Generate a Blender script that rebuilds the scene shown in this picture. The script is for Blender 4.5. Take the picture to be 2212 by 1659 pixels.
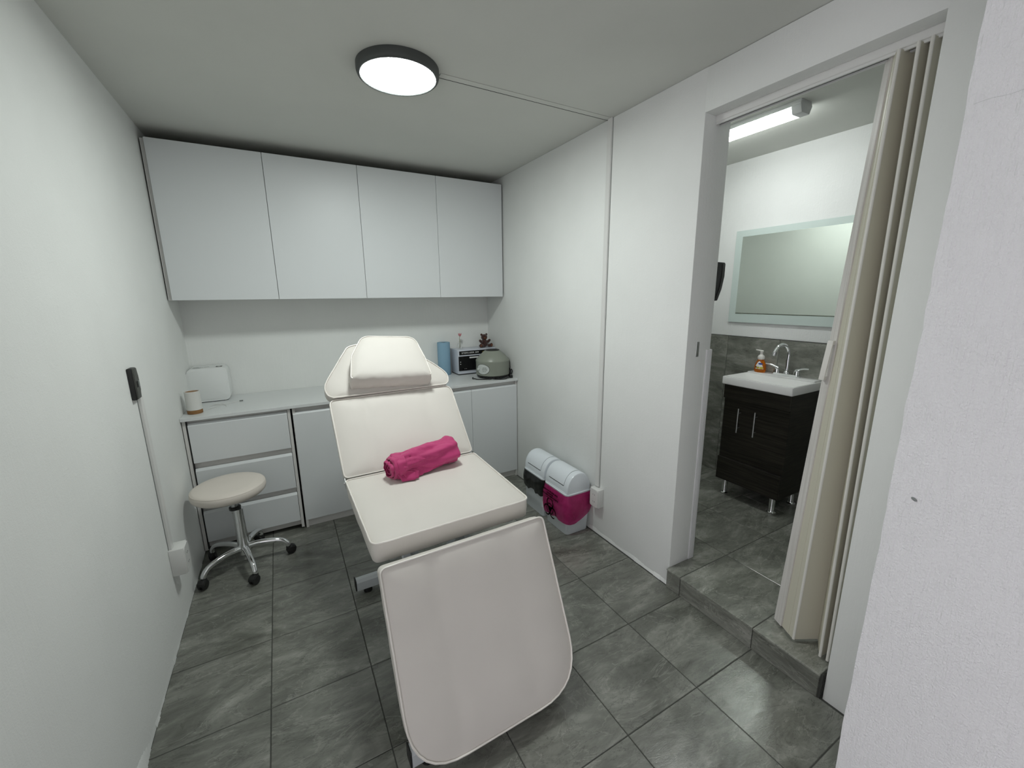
import bpy, bmesh, math, random
from mathutils import Vector, Matrix, noise
random.seed(7)
PI = math.pi
for o in list(bpy.data.objects): bpy.data.objects.remove(o, do_unlink=True)
SC = bpy.context.scene
COL = SC.collection

# ------------------------------------------------------------------ camera
cam_d = bpy.data.cameras.new('camera'); cam = bpy.data.objects.new('camera', cam_d); COL.objects.link(cam)
yaw, pit, rol = 0.5086, -0.2123, -0.0102
Fw = Vector((math.sin(yaw)*math.cos(pit), math.cos(yaw)*math.cos(pit), math.sin(pit)))
Rt = Vector((math.cos(yaw), -math.sin(yaw), 0)); Up = Rt.cross(Fw)
Rr = Rt*math.cos(rol)+Up*math.sin(rol); Uu = Up*math.cos(rol)-Rt*math.sin(rol)
cam.matrix_world = Matrix(((Rr.x, Uu.x, -Fw.x, 0), (Rr.y, Uu.y, -Fw.y, 0), (Rr.z, Uu.z, -Fw.z, 1.5), (0, 0, 0, 1)))
cam_d.sensor_width = 36; cam_d.lens = 890.2/2212*36; cam_d.clip_start = 0.02
SC.camera = cam
# ------------------------------------------------------------------ world and exposure
W = bpy.data.worlds.new('world'); SC.world = W; W.use_nodes = True
W.node_tree.nodes['Background'].inputs[0].default_value = (0.97, 0.93, 1.0, 1)
W.node_tree.nodes['Background'].inputs[1].default_value = 2.0
SC.view_settings.view_transform = 'Standard'; SC.view_settings.look = 'None'
SC.view_settings.gamma = 1; SC.view_settings.use_curve_mapping = False
SC.view_settings.exposure = 0.0
LAMP_E = 76.0; BATH_E = 33.0
LAMP_C = (0.94, 1.0, 0.965, 1); BATH_C = (0.95, 1.0, 0.97, 1)

# ------------------------------------------------------------------ materials
def lin(r, g, b):
    f = lambda c: (c/255/12.92) if c/255 <= 0.04045 else ((c/255+0.055)/1.055)**2.4
    return (f(r), f(g), f(b), 1)
def mat(name, col, rough=0.5, metal=0, **kw):
    m = bpy.data.materials.new(name); m.use_nodes = True; nt = m.node_tree; b = nt.nodes['Principled BSDF']
    b.inputs['Base Color'].default_value = col; b.inputs['Roughness'].default_value = rough; b.inputs['Metallic'].default_value = metal
    for k, v in kw.items():
        b.inputs[{'spec': 'Specular IOR Level', 'trans': 'Transmission Weight', 'ior': 'IOR', 'alpha': 'Alpha', 'emis': 'Emission Strength', 'emc': 'Emission Color', 'sheen': 'Sheen Weight', 'coat': 'Coat Weight', 'sss': 'Subsurface Weight'}[k]].default_value = v
    return m
def nd(m, t, **kw):
    n = m.node_tree.nodes.new(t)
    for k, v in kw.items(): setattr(n, k, v)
    return n
def lk(m, a, b): m.node_tree.links.new(a, b)
def bsdf(m): return m.node_tree.nodes['Principled BSDF']
def coords(m, scale=(1, 1, 1), obj=True):
    t = nd(m, 'ShaderNodeTexCoord'); mp = nd(m, 'ShaderNodeMapping'); mp.inputs['Scale'].default_value = scale
    lk(m, t.outputs['Object'], mp.inputs['Vector']); return mp.outputs['Vector']
def noise_n(m, vec, scale, detail=4, rough=0.5, dist=0):
    n = nd(m, 'ShaderNodeTexNoise'); n.inputs['Scale'].default_value = scale; n.inputs['Detail'].default_value = detail
    n.inputs['Roughness'].default_value = rough; n.inputs['Distortion'].default_value = dist
    lk(m, vec, n.inputs['Vector']); return n.outputs['Fac']
def ramp(m, fac, stops):
    r = nd(m, 'ShaderNodeValToRGB'); e = r.color_ramp.elements
    while len(e) > 2: e.remove(e[-1])
    for i, (p, c) in enumerate(stops):
        el = e[i] if i < 2 else e.new(p)
        el.position = p; el.color = c if len(c) == 4 else (*c, 1)
    lk(m, fac, r.inputs[0]); return r.outputs[0]
def math_n(m, op, a, b):
    n = nd(m, 'ShaderNodeMath', operation=op)
    for i, v in enumerate((a, b)):
        if isinstance(v, (int, float)): n.inputs[i].default_value = v
        else: lk(m, v, n.inputs[i])
    return n.outputs[0]
def bump(m, h, strength=0.3, dist=0.01):
    b = nd(m, 'ShaderNodeBump'); b.inputs['Strength'].default_value = strength; b.inputs['Distance'].default_value = dist
    lk(m, h, b.inputs['Height']); lk(m, b.outputs[0], bsdf(m).inputs['Normal'])
def tint(m, fac, c1, c2, f0=0.3, f1=0.7):
    lk(m, ramp(m, fac, [(f0, c1), (f1, c2)]), bsdf(m).inputs['Base Color'])

def plaster(name, col, amount=0.35, streak=0.3, lumps=1.0, fs=150, bs=22, bd=0.004, fa=0.25, ff=260, an=30, sd=4):
    m = mat(name, col, 0.85, spec=0.25)
    v = coords(m); fine = noise_n(m, v, ff, 3 if sd > 2 else 2, 0.5)
    vs = coords(m, (fs, fs, fs/an)); st = noise_n(m, vs, 1.0, sd, 0.5)
    big = noise_n(m, v, bs, 5, 0.7, 0.4)
    lump = ramp(m, big, [(0.50, (0, 0, 0)), (0.85, (1, 1, 1))])
    h = math_n(m, 'ADD', math_n(m, 'MULTIPLY', fine, fa), math_n(m, 'ADD', math_n(m, 'MULTIPLY', st, streak), math_n(m, 'MULTIPLY', lump, 0.7*lumps)))
    bump(m, h, amount, bd)
    tint(m, noise_n(m, v, 3, 4), tuple(c*0.96 for c in col[:3]), col[:3])
    return m
M = {}
M['wall'] = plaster('white_plaster', (0.85, 0.865, 0.845, 1), 0.45, 0.3, 0.45)
M['wall_rough'] = plaster('rough_white_plaster', (0.80, 0.80, 0.81, 1), 0.75, 1.3, 0.35, 150, 75, 0.0045, 0.8, 190, 12, 3)
M['bathwall'] = plaster('white_bathroom_plaster', (0.82, 0.83, 0.82, 1), 0.7, 0.4, 0.8)
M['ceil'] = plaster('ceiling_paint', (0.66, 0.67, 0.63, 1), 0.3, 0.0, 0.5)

def slate(name, k=1.0, vk=0.32):
    m = mat(name, (0.1, 0.1, 0.09, 1), 0.38, spec=0.75)
    t = nd(m, 'ShaderNodeTexCoord'); oi = nd(m, 'ShaderNodeObjectInfo')
    cmb = nd(m, 'ShaderNodeCombineXYZ'); s = math_n(m, 'MULTIPLY', oi.outputs['Random'], 37.0)
    for i in range(3): lk(m, s, cmb.inputs[i])
    add = nd(m, 'ShaderNodeVectorMath', operation='ADD'); lk(m, t.outputs['Object'], add.inputs[0]); lk(m, cmb.outputs[0], add.inputs[1])
    mp = nd(m, 'ShaderNodeMapping'); mp.inputs['Scale'].default_value = (1.0, 2.6, 1.6); mp.inputs['Rotation'].default_value = (0.2, 0.1, 0.35)
    lk(m, add.outputs[0], mp.inputs[0]); v = mp.outputs[0]
    n1 = noise_n(m, v, 2.6, 8, 0.62, 1.2); n2 = noise_n(m, v, 14, 6, 0.7, 0.6)
    base = ramp(m, n1, [(0.30, (0.070*k, 0.073*k, 0.062*k)), (0.5, (0.115*k, 0.118*k, 0.103*k)), (0.68, (0.19*k, 0.193*k, 0.172*k))])
    # thin veins: where a distorted noise crosses one level
    n3 = noise_n(m, v, 2.1, 6, 0.58, 1.6)
    d = math_n(m, 'ABSOLUTE', math_n(m, 'SUBTRACT', n3, 0.5), 0)
    vein = ramp(m, d, [(0.0, (1, 1, 1)), (0.012, (0, 0, 0))])
    n4 = noise_n(m, v, 4.1, 8, 0.65, 2.6)
    d2 = math_n(m, 'ABSOLUTE', math_n(m, 'SUBTRACT', n4, 0.56), 0)
    dark = ramp(m, d2, [(0.0, (1, 1, 1)), (0.010, (0, 0, 0))])
    mx = nd(m, 'ShaderNodeMixRGB'); mx.inputs[2].default_value = (0.26*k, 0.26*k, 0.235*k, 1)
    lk(m, math_n(m, 'MULTIPLY', vein, vk), mx.inputs[0]); lk(m, base, mx.inputs[1])
    mx2 = nd(m, 'ShaderNodeMixRGB'); mx2.inputs[2].default_value = (0.035, 0.036, 0.032, 1)
    lk(m, math_n(m, 'MULTIPLY', dark, 0.6), mx2.inputs[0]); lk(m, mx.outputs[0], mx2.inputs[1])
    mx3 = nd(m, 'ShaderNodeMixRGB', blend_type='OVERLAY'); mx3.inputs[0].default_value = 0.45
    lk(m, mx2.outputs[0], mx3.inputs[1]); lk(m, n2, mx3.inputs[2])
    lk(m, mx3.outputs[0], bsdf(m).inputs['Base Color'])
    fine = noise_n(m, v, 90, 3, 0.6)
    bump(m, math_n(m, 'ADD', math_n(m, 'MULTIPLY', n2, 1.2), math_n(m, 'MULTIPLY', fine, 0.4)), 0.2, 0.003)
    lk(m, ramp(m, n2, [(0.3, (0.13,)*3), (0.7, (0.28,)*3)]), bsdf(m).inputs['Roughness'])
    return m
M['slate'] = slate('slate_tile', 1.5)
M['slate_bath'] = slate('slate_bathroom_tile', 1.9)
M['slate_wall'] = slate('slate_wall_tile', 2.0, 0.15)
M['grout'] = mat('grout', (0.06, 0.062, 0.055, 1), 0.9)

def vinyl(name, col):
    m = mat(name, col, 0.5, spec=0.28); v = coords(m)
    bump(m, noise_n(m, v, 420, 2, 0.5), 0.12, 0.001)
    tint(m, noise_n(m, v, 4, 3), tuple(c*0.96 for c in col[:3]), col[:3]); return m
M['vinyl'] = vinyl('cream_vinyl', (0.73, 0.695, 0.65, 1))
M['piping'] = mat('cream_piping', (0.86, 0.82, 0.77, 1), 0.35)
M['stoolv'] = vinyl('beige_vinyl', (0.76, 0.70, 0.635, 1))
def lami(name, col, r=0.4):
    m = mat(name, col, r, spec=0.4); v = coords(m); bump(m, noise_n(m, v, 300, 2), 0.05, 0.0005)
    tint(m, noise_n(m, v, 2, 2), tuple(c*0.98 for c in col[:3]), col[:3]); return m
M['lam'] = lami('white_laminate', (0.74, 0.765, 0.775, 1))
M['lamtop'] = lami('worktop_laminate', (0.72, 0.74, 0.74, 1), 0.3)
M['edge'] = lami('laminate_edge', (0.70, 0.69, 0.67, 1))
M['dark'] = mat('dark_gap', (0.01, 0.01, 0.01, 1), 0.8)
M['chrome'] = mat('chrome', (0.86, 0.87, 0.88, 1), 0.08, 1.0)
M['steel'] = mat('brushed_steel', (0.62, 0.63, 0.63, 1), 0.28, 1.0)
M['black'] = mat('black_plastic', (0.012, 0.012, 0.012, 1), 0.45)
M['blackgloss'] = mat('black_gloss', (0.008, 0.008, 0.009, 1), 0.12)
M['bar'] = mat('white_painted_steel', (0.60, 0.63, 0.65, 1), 0.35)
M['lamprim'] = mat('dark_grey_rim', (0.065, 0.07, 0.068, 1), 0.5)
M['lampface'] = mat('lamp_diffuser', (0.9, 0.9, 0.9, 1), 0.5, emc=LAMP_C, emis=LAMP_E)
M['battenface'] = mat('batten_diffuser', (0.9, 0.9, 0.9, 1), 0.5, emc=BATH_C, emis=BATH_E)
M['battencap'] = mat('batten_end_cap', (0.55, 0.56, 0.56, 1), 0.4)
M['pvc'] = mat('white_pvc', (0.74, 0.74, 0.72, 1), 0.35)
M['binwhite'] = mat('white_bin_plastic', (0.80, 0.845, 0.89, 1), 0.22, spec=0.5)
M['cloth'] = mat('magenta_fabric', (0.50, 0.035, 0.165, 1), 0.7, sheen=0.2)
_m = M['cloth']; _v = coords(_m); bump(_m, noise_n(_m, _v, 60, 4), 0.2, 0.002)
tint(_m, noise_n(_m, _v, 8, 3), (0.44, 0.028, 0.14), (0.56, 0.042, 0.19))
M['ceramic'] = mat('white_ceramic', (0.88, 0.88, 0.87, 1), 0.12, spec=0.6)
M['espresso'] = mat('espresso_wood', (0.012, 0.010, 0.008, 1), 0.38, spec=0.4)
_m = M['espresso']; _v = coords(_m, (6, 3, 90)); _n = noise_n(_m, _v, 1.5, 5, 0.6)
tint(_m, _n, (0.010, 0.009, 0.0065), (0.045, 0.040, 0.031), 0.35, 0.75); bump(_m, _n, 0.25, 0.002)
M['bluepaper'] = mat('blue_paper', (0.25, 0.41, 0.54, 1), 0.9)
_m = M['bluepaper']; bump(_m, noise_n(_m, coords(_m), 300, 2), 0.3, 0.001)
M['fur'] = mat('brown_fur', (0.075, 0.014, 0.006, 1), 0.9, sheen=0.4)
_m = M['fur']; _v = coords(_m); bump(_m, noise_n(_m, _v, 350, 3, 0.7), 1.0, 0.004)
tint(_m, noise_n(_m, _v, 120, 3), (0.022, 0.005, 0.003), (0.075, 0.016, 0.008))
M['muzzle'] = mat('tan_fur', (0.16, 0.06, 0.03, 1), 0.9)
M['greygreen'] = mat('grey_green_enamel', (0.27, 0.29, 0.245, 1), 0.35)
M['steribody'] = mat('white_enamel', (0.62, 0.65, 0.72, 1), 0.3)
M['label'] = mat('silver_label', (0.55, 0.58, 0.56, 1), 0.4)
M['print'] = mat('black_print', (0.008, 0.003, 0.004, 1), 0.9, spec=0.05)
M['printgrey'] = mat('grey_print', (0.2, 0.22, 0.21, 1), 0.5)
M['printwhite'] = mat('white_print', (0.8, 0.8, 0.8, 1), 0.5)
M['orange_led'] = mat('orange_print', (0.5, 0.12, 0.03, 1), 0.5)
M['cork'] = mat('brown_wood', (0.26, 0.13, 0.045, 1), 0.7)
_m = M['cork']; tint(_m, noise_n(_m, coords(_m, (30, 30, 200)), 1, 4), (0.19, 0.09, 0.03), (0.33, 0.17, 0.06))
M['offwhite'] = mat('off_white_plastic', (0.72, 0.72, 0.69, 1), 0.4)
M['boxwhite'] = mat('white_device_plastic', (0.80, 0.82, 0.81, 1), 0.35)
M['glass'] = mat('clear_glass', (1, 1, 1, 1), 0.02, trans=1.0, ior=1.45)
M['petal'] = mat('pink_petal', (0.62, 0.25, 0.27, 1), 0.6)
M['stem'] = mat('pale_stem', (0.35, 0.36, 0.25, 1), 0.6)
M['mirror'] = mat('mirror', (0.90, 0.96, 0.90, 1), 0.02, 1.0)
M['frost'] = mat('frosted_glass', (0.60, 0.69, 0.66, 1), 0.35, spec=0.5)
M['soap'] = mat('orange_soap', (1.0, 0.30, 0.015, 1), 0.05, trans=0.75, ior=1.35)
M['pump'] = mat('translucent_white_plastic', (0.78, 0.76, 0.72, 1), 0.3)
M['blueink'] = mat('blue_print', (0.01, 0.05, 0.28, 1), 0.4)
M['yellow'] = mat('yellow_print', (0.50, 0.42, 0.03, 1), 0.4)
M['brownink'] = mat('brown_print', (0.12, 0.05, 0.02, 1), 0.4)
M['switch'] = mat('dark_grey_plastic', (0.055, 0.057, 0.05, 1), 0.5)
M['folddoor'] = mat('cream_pvc_panel', (0.60, 0.58, 0.48, 1), 0.55)
M['foldrib'] = mat('light_pvc_rib', (0.74, 0.73, 0.68, 1), 0.3)
M['leadpost'] = mat('pale_wood_print_pvc', (0.66, 0.64, 0.61, 1), 0.4)
_m = M['leadpost']; tint(_m, noise_n(_m, coords(_m, (160, 160, 2)), 1, 4), (0.60, 0.58, 0.55), (0.70, 0.68, 0.65), 0.4, 0.6)
M['darkstone'] = mat('broken_mortar', (0.035, 0.035, 0.03, 1), 0.9)

def bag_mat(name, col, a):
    m = mat(name, col, 0.22, spec=0.6); b = bsdf(m); nt = m.node_tree
    out = [n for n in nt.nodes if n.type == 'OUTPUT_MATERIAL'][0]
    tr = nd(m, 'ShaderNodeBsdfTransparent'); tr.inputs[0].default_value = tuple(min(1, c*1.3+0.12) for c in col[:3])+(1,)
    mx = nd(m, 'ShaderNodeMixShader')
    fac = ramp(m, noise_n(m, coords(m), 14, 4, 0.6, 1.0), [(0.3, (a-0.15,)*3), (0.7, (min(1, a+0.15),)*3)])
    lk(m, fac, mx.inputs[0]); lk(m, tr.outputs[0], mx.inputs[1]); lk(m, b.outputs[0], mx.inputs[2]); lk(m, mx.outputs[0], out.inputs[0])
    return m
M['pinkbag'] = bag_mat('translucent_pink_film', (0.52, 0.035, 0.20, 1), 0.55)
M['blackbag'] = bag_mat('translucent_black_film', (0.012, 0.013, 0.012, 1), 0.82)

# ------------------------------------------------------------------ mesh helpers
def finish(bm, name, m, parent=None, smooth=35, loc=None):
    bmesh.ops.recalc_face_normals(bm, faces=bm.faces)
    me = bpy.data.meshes.new(name); bm.to_mesh(me); bm.free()
    ms = m if isinstance(m, (list, tuple)) else [m]
    for x in ms: me.materials.append(x)
    if smooth:
        for p in me.polygons: p.use_smooth = True
        me.set_sharp_from_angle(angle=math.radians(smooth))
    o = bpy.data.objects.new(name, me); COL.objects.link(o)
    if parent: o.parent = parent
    if loc: o.location = loc
    return o
def rel(o, parent):
    # keep a world-space mesh where it is under a parent placed elsewhere
    def wm(p): return (wm(p.parent) @ p.matrix_parent_inverse if p.parent else Matrix.Identity(4)) @ Matrix.LocRotScale(p.location, p.rotation_euler, None)
    o.parent = parent; o.matrix_parent_inverse = wm(parent).inverted()
    return o
def tag(o, label, cat, group=None, kind=None):
    if kind: o['kind'] = kind
    if label: o['label'] = label
    if cat: o['category'] = cat
    if group: o['group'] = group
    return o
def thing(name, loc, label, cat, group=None, rz=0):
    o = bpy.data.objects.new(name, None); COL.objects.link(o); o.location = loc; o.rotation_euler = (0, 0, rz)
    o.empty_display_size = 0.05
    return tag(o, label, cat, group)
def B(): return bmesh.new()
def add_box(bm, x0, x1, y0, y1, z0, z1, bev=0, seg=2, mi=0):
    vs = [bm.verts.new((x, y, z)) for z in (z0, z1) for y in (y0, y1) for x in (x0, x1)]
    fs = [(0, 2, 3, 1), (4, 5, 7, 6), (0, 1, 5, 4), (2, 6, 7, 3), (0, 4, 6, 2), (1, 3, 7, 5)]
    faces = [bm.faces.new([vs[i] for i in f]) for f in fs]
    for f in faces: f.material_index = mi
    if bev:
        es = list({e for f in faces for e in f.edges})
        r = bmesh.ops.bevel(bm, geom=es, offset=bev, segments=seg, profile=0.5, affect='EDGES', clamp_overlap=True)
        for f in r['faces']: f.material_index = mi
    return bm
def add_prism(bm, prof, a, b, axis='y', bev=0, mi=0):
    """prof: list of 2D points; extruded from a to b along axis"""
    def P(p, t):
        return {'x': (t, p[0], p[1]), 'y': (p[0], t, p[1]), 'z': (p[0], p[1], t)}[axis]
    A = [bm.verts.new(P(p, a)) for p in prof]; Bv = [bm.verts.new(P(p, b)) for p in prof]
    n = len(prof); fs = [bm.faces.new(A), bm.faces.new(Bv[::-1])]
    for i in range(n): fs.append(bm.faces.new((A[i], Bv[i], Bv[(i+1) % n], A[(i+1) % n])))
    for f in fs: f.material_index = mi
    if bev:
        bmesh.ops.bevel(bm, geom=list({e for f in fs for e in f.edges}), offset=bev, segments=2, profile=0.5, affect='EDGES', clamp_overlap=True)
    return bm
def add_lathe(bm, prof, c=(0, 0, 0), n=32, ax='z', mi=0, caps=True, sx=1, sy=1):
    """prof list of (r,h)"""
    rings = []
    for r, h in prof:
        ring = []
        for i in range(n):
            a = 2*PI*i/n; p = (r*math.cos(a)*sx, r*math.sin(a)*sy, h)
            if ax == 'x': p = (p[2], p[0], p[1])
            elif ax == 'y': p = (p[1], p[2], p[0])
            ring.append(bm.verts.new((p[0]+c[0], p[1]+c[1], p[2]+c[2])))
        rings.append(ring)
    for a, b in zip(rings, rings[1:]):
        for i in range(n):
            f = bm.faces.new((a[i], a[(i+1) % n], b[(i+1) % n], b[i])); f.material_index = mi
    if caps:
        for ring in (rings[0], rings[-1]):
            f = bm.faces.new(ring); f.material_index = mi
    return bm
def smooth_path(pts, k=6, closed=False):
    P = [Vector(p) for p in pts]; out = []; n = len(P)
    rng = range(n) if closed else range(n-1)
    for i in rng:
        p0 = P[(i-1) % n] if (closed or i > 0) else P[0]; p1 = P[i]; p2 = P[(i+1) % n]
        p3 = P[(i+2) % n] if (closed or i+2 < n) else P[-1]
        for j in range(k):
            t = j/k
            out.append(0.5*((2*p1)+(-p0+p2)*t+(2*p0-5*p1+4*p2-p3)*t*t+(-p0+3*p1-3*p2+p3)*t**3))
    if not closed: out.append(P[-1])
    return out
def add_tube(bm, pts, r, n=8, closed=False, mi=0):
    P = [Vector(p) for p in pts]; N = len(P); rings = []
    up = Vector((0, 0, 1)); rr = r if callable(r) else (lambda t: r)
    prev = None
    for i in range(N):
        if closed: t = (P[(i+1) % N]-P[i-1]).normalized()
        else: t = (P[min(i+1, N-1)]-P[max(i-1, 0)]).normalized()
        if prev is None:
            a = up if abs(t.z) < 0.9 else Vector((1, 0, 0)); u = t.cross(a).normalized()
        else:
            u = (prev-t*prev.dot(t)).normalized()
        prev = u; w = t.cross(u); rad = rr(i/max(1, N-1))
        rings.append([bm.verts.new(P[i]+u*rad*math.cos(2*PI*j/n)+w*rad*math.sin(2*PI*j/n)) for j in range(n)])
    K = N if closed else N-1
    for i in range(K):
        a, b = rings[i], rings[(i+1) % N]
        if closed and i == N-1:
            # best rotational match
            best = min(range(n), key=lambda s: (a[0].co-b[s].co).length); b = b[best:]+b[:best]
        for j in range(n):
            f = bm.faces.new((a[j], a[(j+1) % n], b[(j+1) % n], b[j])); f.material_index = mi
    if not closed:
        for ring in (rings[0], rings[-1]):
            f = bm.faces.new(ring); f.material_index = mi
    return bm
def add_blob(bm, c, r, seg=16, rings=10, rot=None):
    s = bmesh.ops.create_uvsphere(bm, u_segments=seg, v_segments=rings, radius=1)
    R = (rot or Matrix.Identity(3)).to_4x4()
    bmesh.ops.transform(bm, matrix=Matrix.Translation(c) @ R @ Matrix.Diagonal((*(r if isinstance(r, (tuple, list)) else (r,)*3), 1)), verts=s['verts'])
    return bm
def rrect(w, h, r, n=5, cx=0, cy=0):
    out = []
    for sx, sy, a0 in ((1, 1, 0), (-1, 1, 90), (-1, -1, 180), (1, -1, 270)):
        for i in range(n+1):
            a = math.radians(a0+90*i/n); out.append((cx+sx*(w/2-r)+r*math.cos(a), cy+sy*(h/2-r)+r*math.sin(a)))
    return out
_FONT = {}
def text_mesh(s, size, depth=0.0003, align='CENTER', bold=0.0):
    c = bpy.data.curves.new('txt', 'FONT'); c.body = s; c.size = size; c.extrude = depth; c.align_x = align; c.offset = bold; c.resolution_u = 3
    o = bpy.data.objects.new('txt', c); COL.objects.link(o)
    me = bpy.data.meshes.new_from_object(o.evaluated_get(bpy.context.evaluated_depsgraph_get()))
    bpy.data.objects.remove(o); bpy.data.curves.remove(c); return me
def text_obj(name, s, size, m, origin, ux, uy, parent=None, sx=1.0, bold=0):
    me = text_mesh(s, size, bold=bold); me.materials.clear(); me.materials.append(m)
    ux = Vector(ux).normalized(); uy = Vector(uy).normalized(); uz = ux.cross(uy)
    T = Matrix(((ux.x*sx, uy.x, uz.x, origin[0]), (ux.y*sx, uy.y, uz.y, origin[1]), (ux.z*sx, uy.z, uz.z, origin[2]), (0, 0, 0, 1)))
    me.transform(T); me.name = name
    o = bpy.data.objects.new(name, me); COL.objects.link(o)
    if parent: rel(o, parent)
    return o

# ------------------------------------------------------------------ room dimensions
XL, XR, YB, ZC = -0.5454, 1.6315, 3.3632, 2.3974
J1, J2, ZH, ST, TH = 1.2630, 0.5442, 2.2292, 0.1050, 0.1716
XP = XR+TH; XB = 2.94; YN = -1.4; BY0, BY1 = 0.12, 2.62
def struct(name, bm, m, smooth=30):
    o = finish(bm, name, m, None, smooth); o['kind'] = 'structure'; return o

# wavy plaster wall slab with a subdivided visible face would be wasted; slabs with small bevels and bump
b = B(); add_box(b, XL-0.12, XL, 0.45, YB+0.12, -0.05, ZC); w_left = struct('wall_left', b, M['wall'])  # near end cut short, out of view, to let world light in
b = B(); add_box(b, XL, XP, YB, YB+0.12, -0.05, ZC); struct('wall_back', b, M['wall'])
# right wall: the part towards the back, the part towards the camera and the lintel are one wall with an opening
def jag_outline():
    pts = []
    return pts
b = B()
add_box(b, XR, XP, J1, YB, -0.05, ZC, 0.003, 2)
add_box(b, XR, XP, -0.02, J2, -0.05, ZC, 0.003, 2)
add_box(b, XR+0.0001, XP-0.0001, J2-0.02, J1+0.02, ZH, ZC-0.001, 0.003, 2)
w_right = struct('wall_right', b, M['wall'])
# rough plaster skirt flakes at the wall foot
b = B()
for (x, y0, y1, zz) in [(XR-0.002, J1+0.002, YB-0.7, 0.012)]:
    n = 60
    for i in range(n):
        ya = y0+(y1-y0)*i/n; yb = y0+(y1-y0)*(i+1)/n
        d = 0.001+0.006*max(0, noise.noise(Vector((ya*14, 0, 3))))+0.004*max(0, 1-(ya-J1)/0.4)
        h = 0.004+0.02*max(0, noise.noise(Vector((ya*9, 5, 0)))+0.25)
        add_prism(b, [(XR-d, 0.0), (XR, 0.0), (XR, h+0.012), (XR-d*0.7, h)], ya, yb+0.0005, 'y')
rel(finish(b, 'plaster_lip', M['wall']), w_right)
b = B(); n = 90
for i in range(n):
    ya = 0.9+(2.8-0.9)*i/n; yb = 0.9+(2.8-0.9)*(i+1)/n
    big = max(0, 1-abs(ya-1.42)/0.16)
    d = 0.001+0.006*max(0, noise.noise(Vector((ya*14, 0, 9))))+0.012*big; h = 0.004+0.02*max(0, noise.noise(Vector((ya*9, 7, 0)))+0.2)+0.05*big
    add_prism(b, [(XL+d, 0.0), (XL, 0.0), (XL, h+0.012), (XL+d*0.5, h)], ya, yb+0.0005, 'y')
rel(finish(b, 'plaster_lip', M['wall']), w_left)
# near wall end on the right of the doorway the picture is taken from
XW, YW = 1.163, 0.338
b = B()
NZ, r_ = 60, 0.006
def wall_edge(z): return 0.004*noise.noise(Vector((0, 3, z*6)))+0.0025*noise.noise(Vector((1, 3, z*25)))
prof = []
rows = []
for k in range(NZ+1):
    z = -0.05+(ZC+0.05)*k/NZ; e = wall_edge(z)
    ring = [(XR, YW+0.004), (XW+0.01, YW+e), (XW+0.002, YW-0.002+e), (XW, YW-0.010+e), (XW+0.0, 0.0), (XW, YN), (XR, YN)]
    rows.append([b.verts.new((p[0], p[1], z)) for p in ring])
for a, c in zip(rows, rows[1:]):
    for i in range(7): b.faces.new((a[i], a[(i+1) % 7], c[(i+1) % 7], c[i]))
b.faces.new(rows[0]); b.faces.new(rows[-1])
w_near = struct('wall_near_right', b, M['wall_rough'], 40)
b = B(); add_blob(b, (XW-0.0005, 0.293, 1.057), (0.0016, 0.006, 0.0035), 10, 6, Matrix.Rotation(0.5, 3, 'X')); rel(finish(b, 'nail_hole', M['printgrey']), w_near)
def crack(pts, par, m=M['printgrey'], r=0.0003):
    b = B(); add_tube(b, pts, r, 4); return rel(finish(b, 'hairline_crack', m), par)
cr = []; CRY, CRZ, CRS = 0.325, 1.836, 0.006
for i in range(9):
    t = i/8; cr.append((XW-0.0004, CRY-0.17*t, CRZ+CRS*t+0.0015*math.sin(i*2.1)))
crack(smooth_path(cr, 3), w_near, M['label'])
# unseen wall added behind the viewpoint so world light enters from the left only
b = B(); add_box(b, XL-1.0, XR, YN-0.12, YN, -0.05, ZC); struct('wall_light_blocker', b, M['wall'])
# bathroom walls
b = B(); add_box(b, XB, XB+0.12, BY0-0.1, BY1+0.12, -0.05, ZC); w_bb = struct('wall_bathroom_right', b, M['bathwall'])
b = B(); add_box(b, XP, XB, BY1, BY1+0.12, -0.05, ZC); w_be = struct('wall_bathroom_back', b, M['bathwall'])
b = B(); add_box(b, XP, XB, BY0-0.1, BY0, -0.05, ZC); w_bn = struct('wall_bathroom_front', b, M['bathwall'])
# ceiling slab
b = B(); add_box(b, XL-1.0, XB+0.12, YN-0.12, YB+0.12, ZC, ZC+0.12); struct('ceiling', b, M['ceil'])

# floors: a grout bed with every tile its own piece
G = 0.0016
_tc = {}
def tile_mesh(sx, sy, th, m, name='tile'):
    key = (round(sx, 4), round(sy, 4), th, m.name)
    if key not in _tc:
        bm = B(); c = 0.0015
        vs0 = [bm.verts.new((x*sx/2, y*sy/2, 0)) for x, y in ((-1, -1), (1, -1), (1, 1), (-1, 1))]
        vs1 = [bm.verts.new((x*sx/2, y*sy/2, th-c)) for x, y in ((-1, -1), (1, -1), (1, 1), (-1, 1))]
        vs2 = [bm.verts.new((x*(sx/2-c), y*(sy/2-c), th)) for x, y in ((-1, -1), (1, -1), (1, 1), (-1, 1))]
        for a, d in ((vs0, vs1), (vs1, vs2)):
            for i in range(4): bm.faces.new((a[i], a[(i+1) % 4], d[(i+1) % 4], d[i]))
        bm.faces.new(vs2); bm.faces.new(vs0[::-1]); bmesh.ops.recalc_face_normals(bm, faces=bm.faces)
        me = bpy.data.meshes.new(name); bm.to_mesh(me); bm.free(); me.materials.append(m); _tc[key] = me
    return _tc[key]
def put_tile(parent, c, sx, sy, th, m, basis=None, name='tile'):
    if sx < 0.006 or sy < 0.006: return
    o = bpy.data.objects.new(name, tile_mesh(sx, sy, th, m)); COL.objects.link(o)
    M3 = (basis or Matrix.Identity(3)).to_4x4(); o.matrix_basis = Matrix.Translation(c) @ M3
    o.parent = parent; return o
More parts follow.
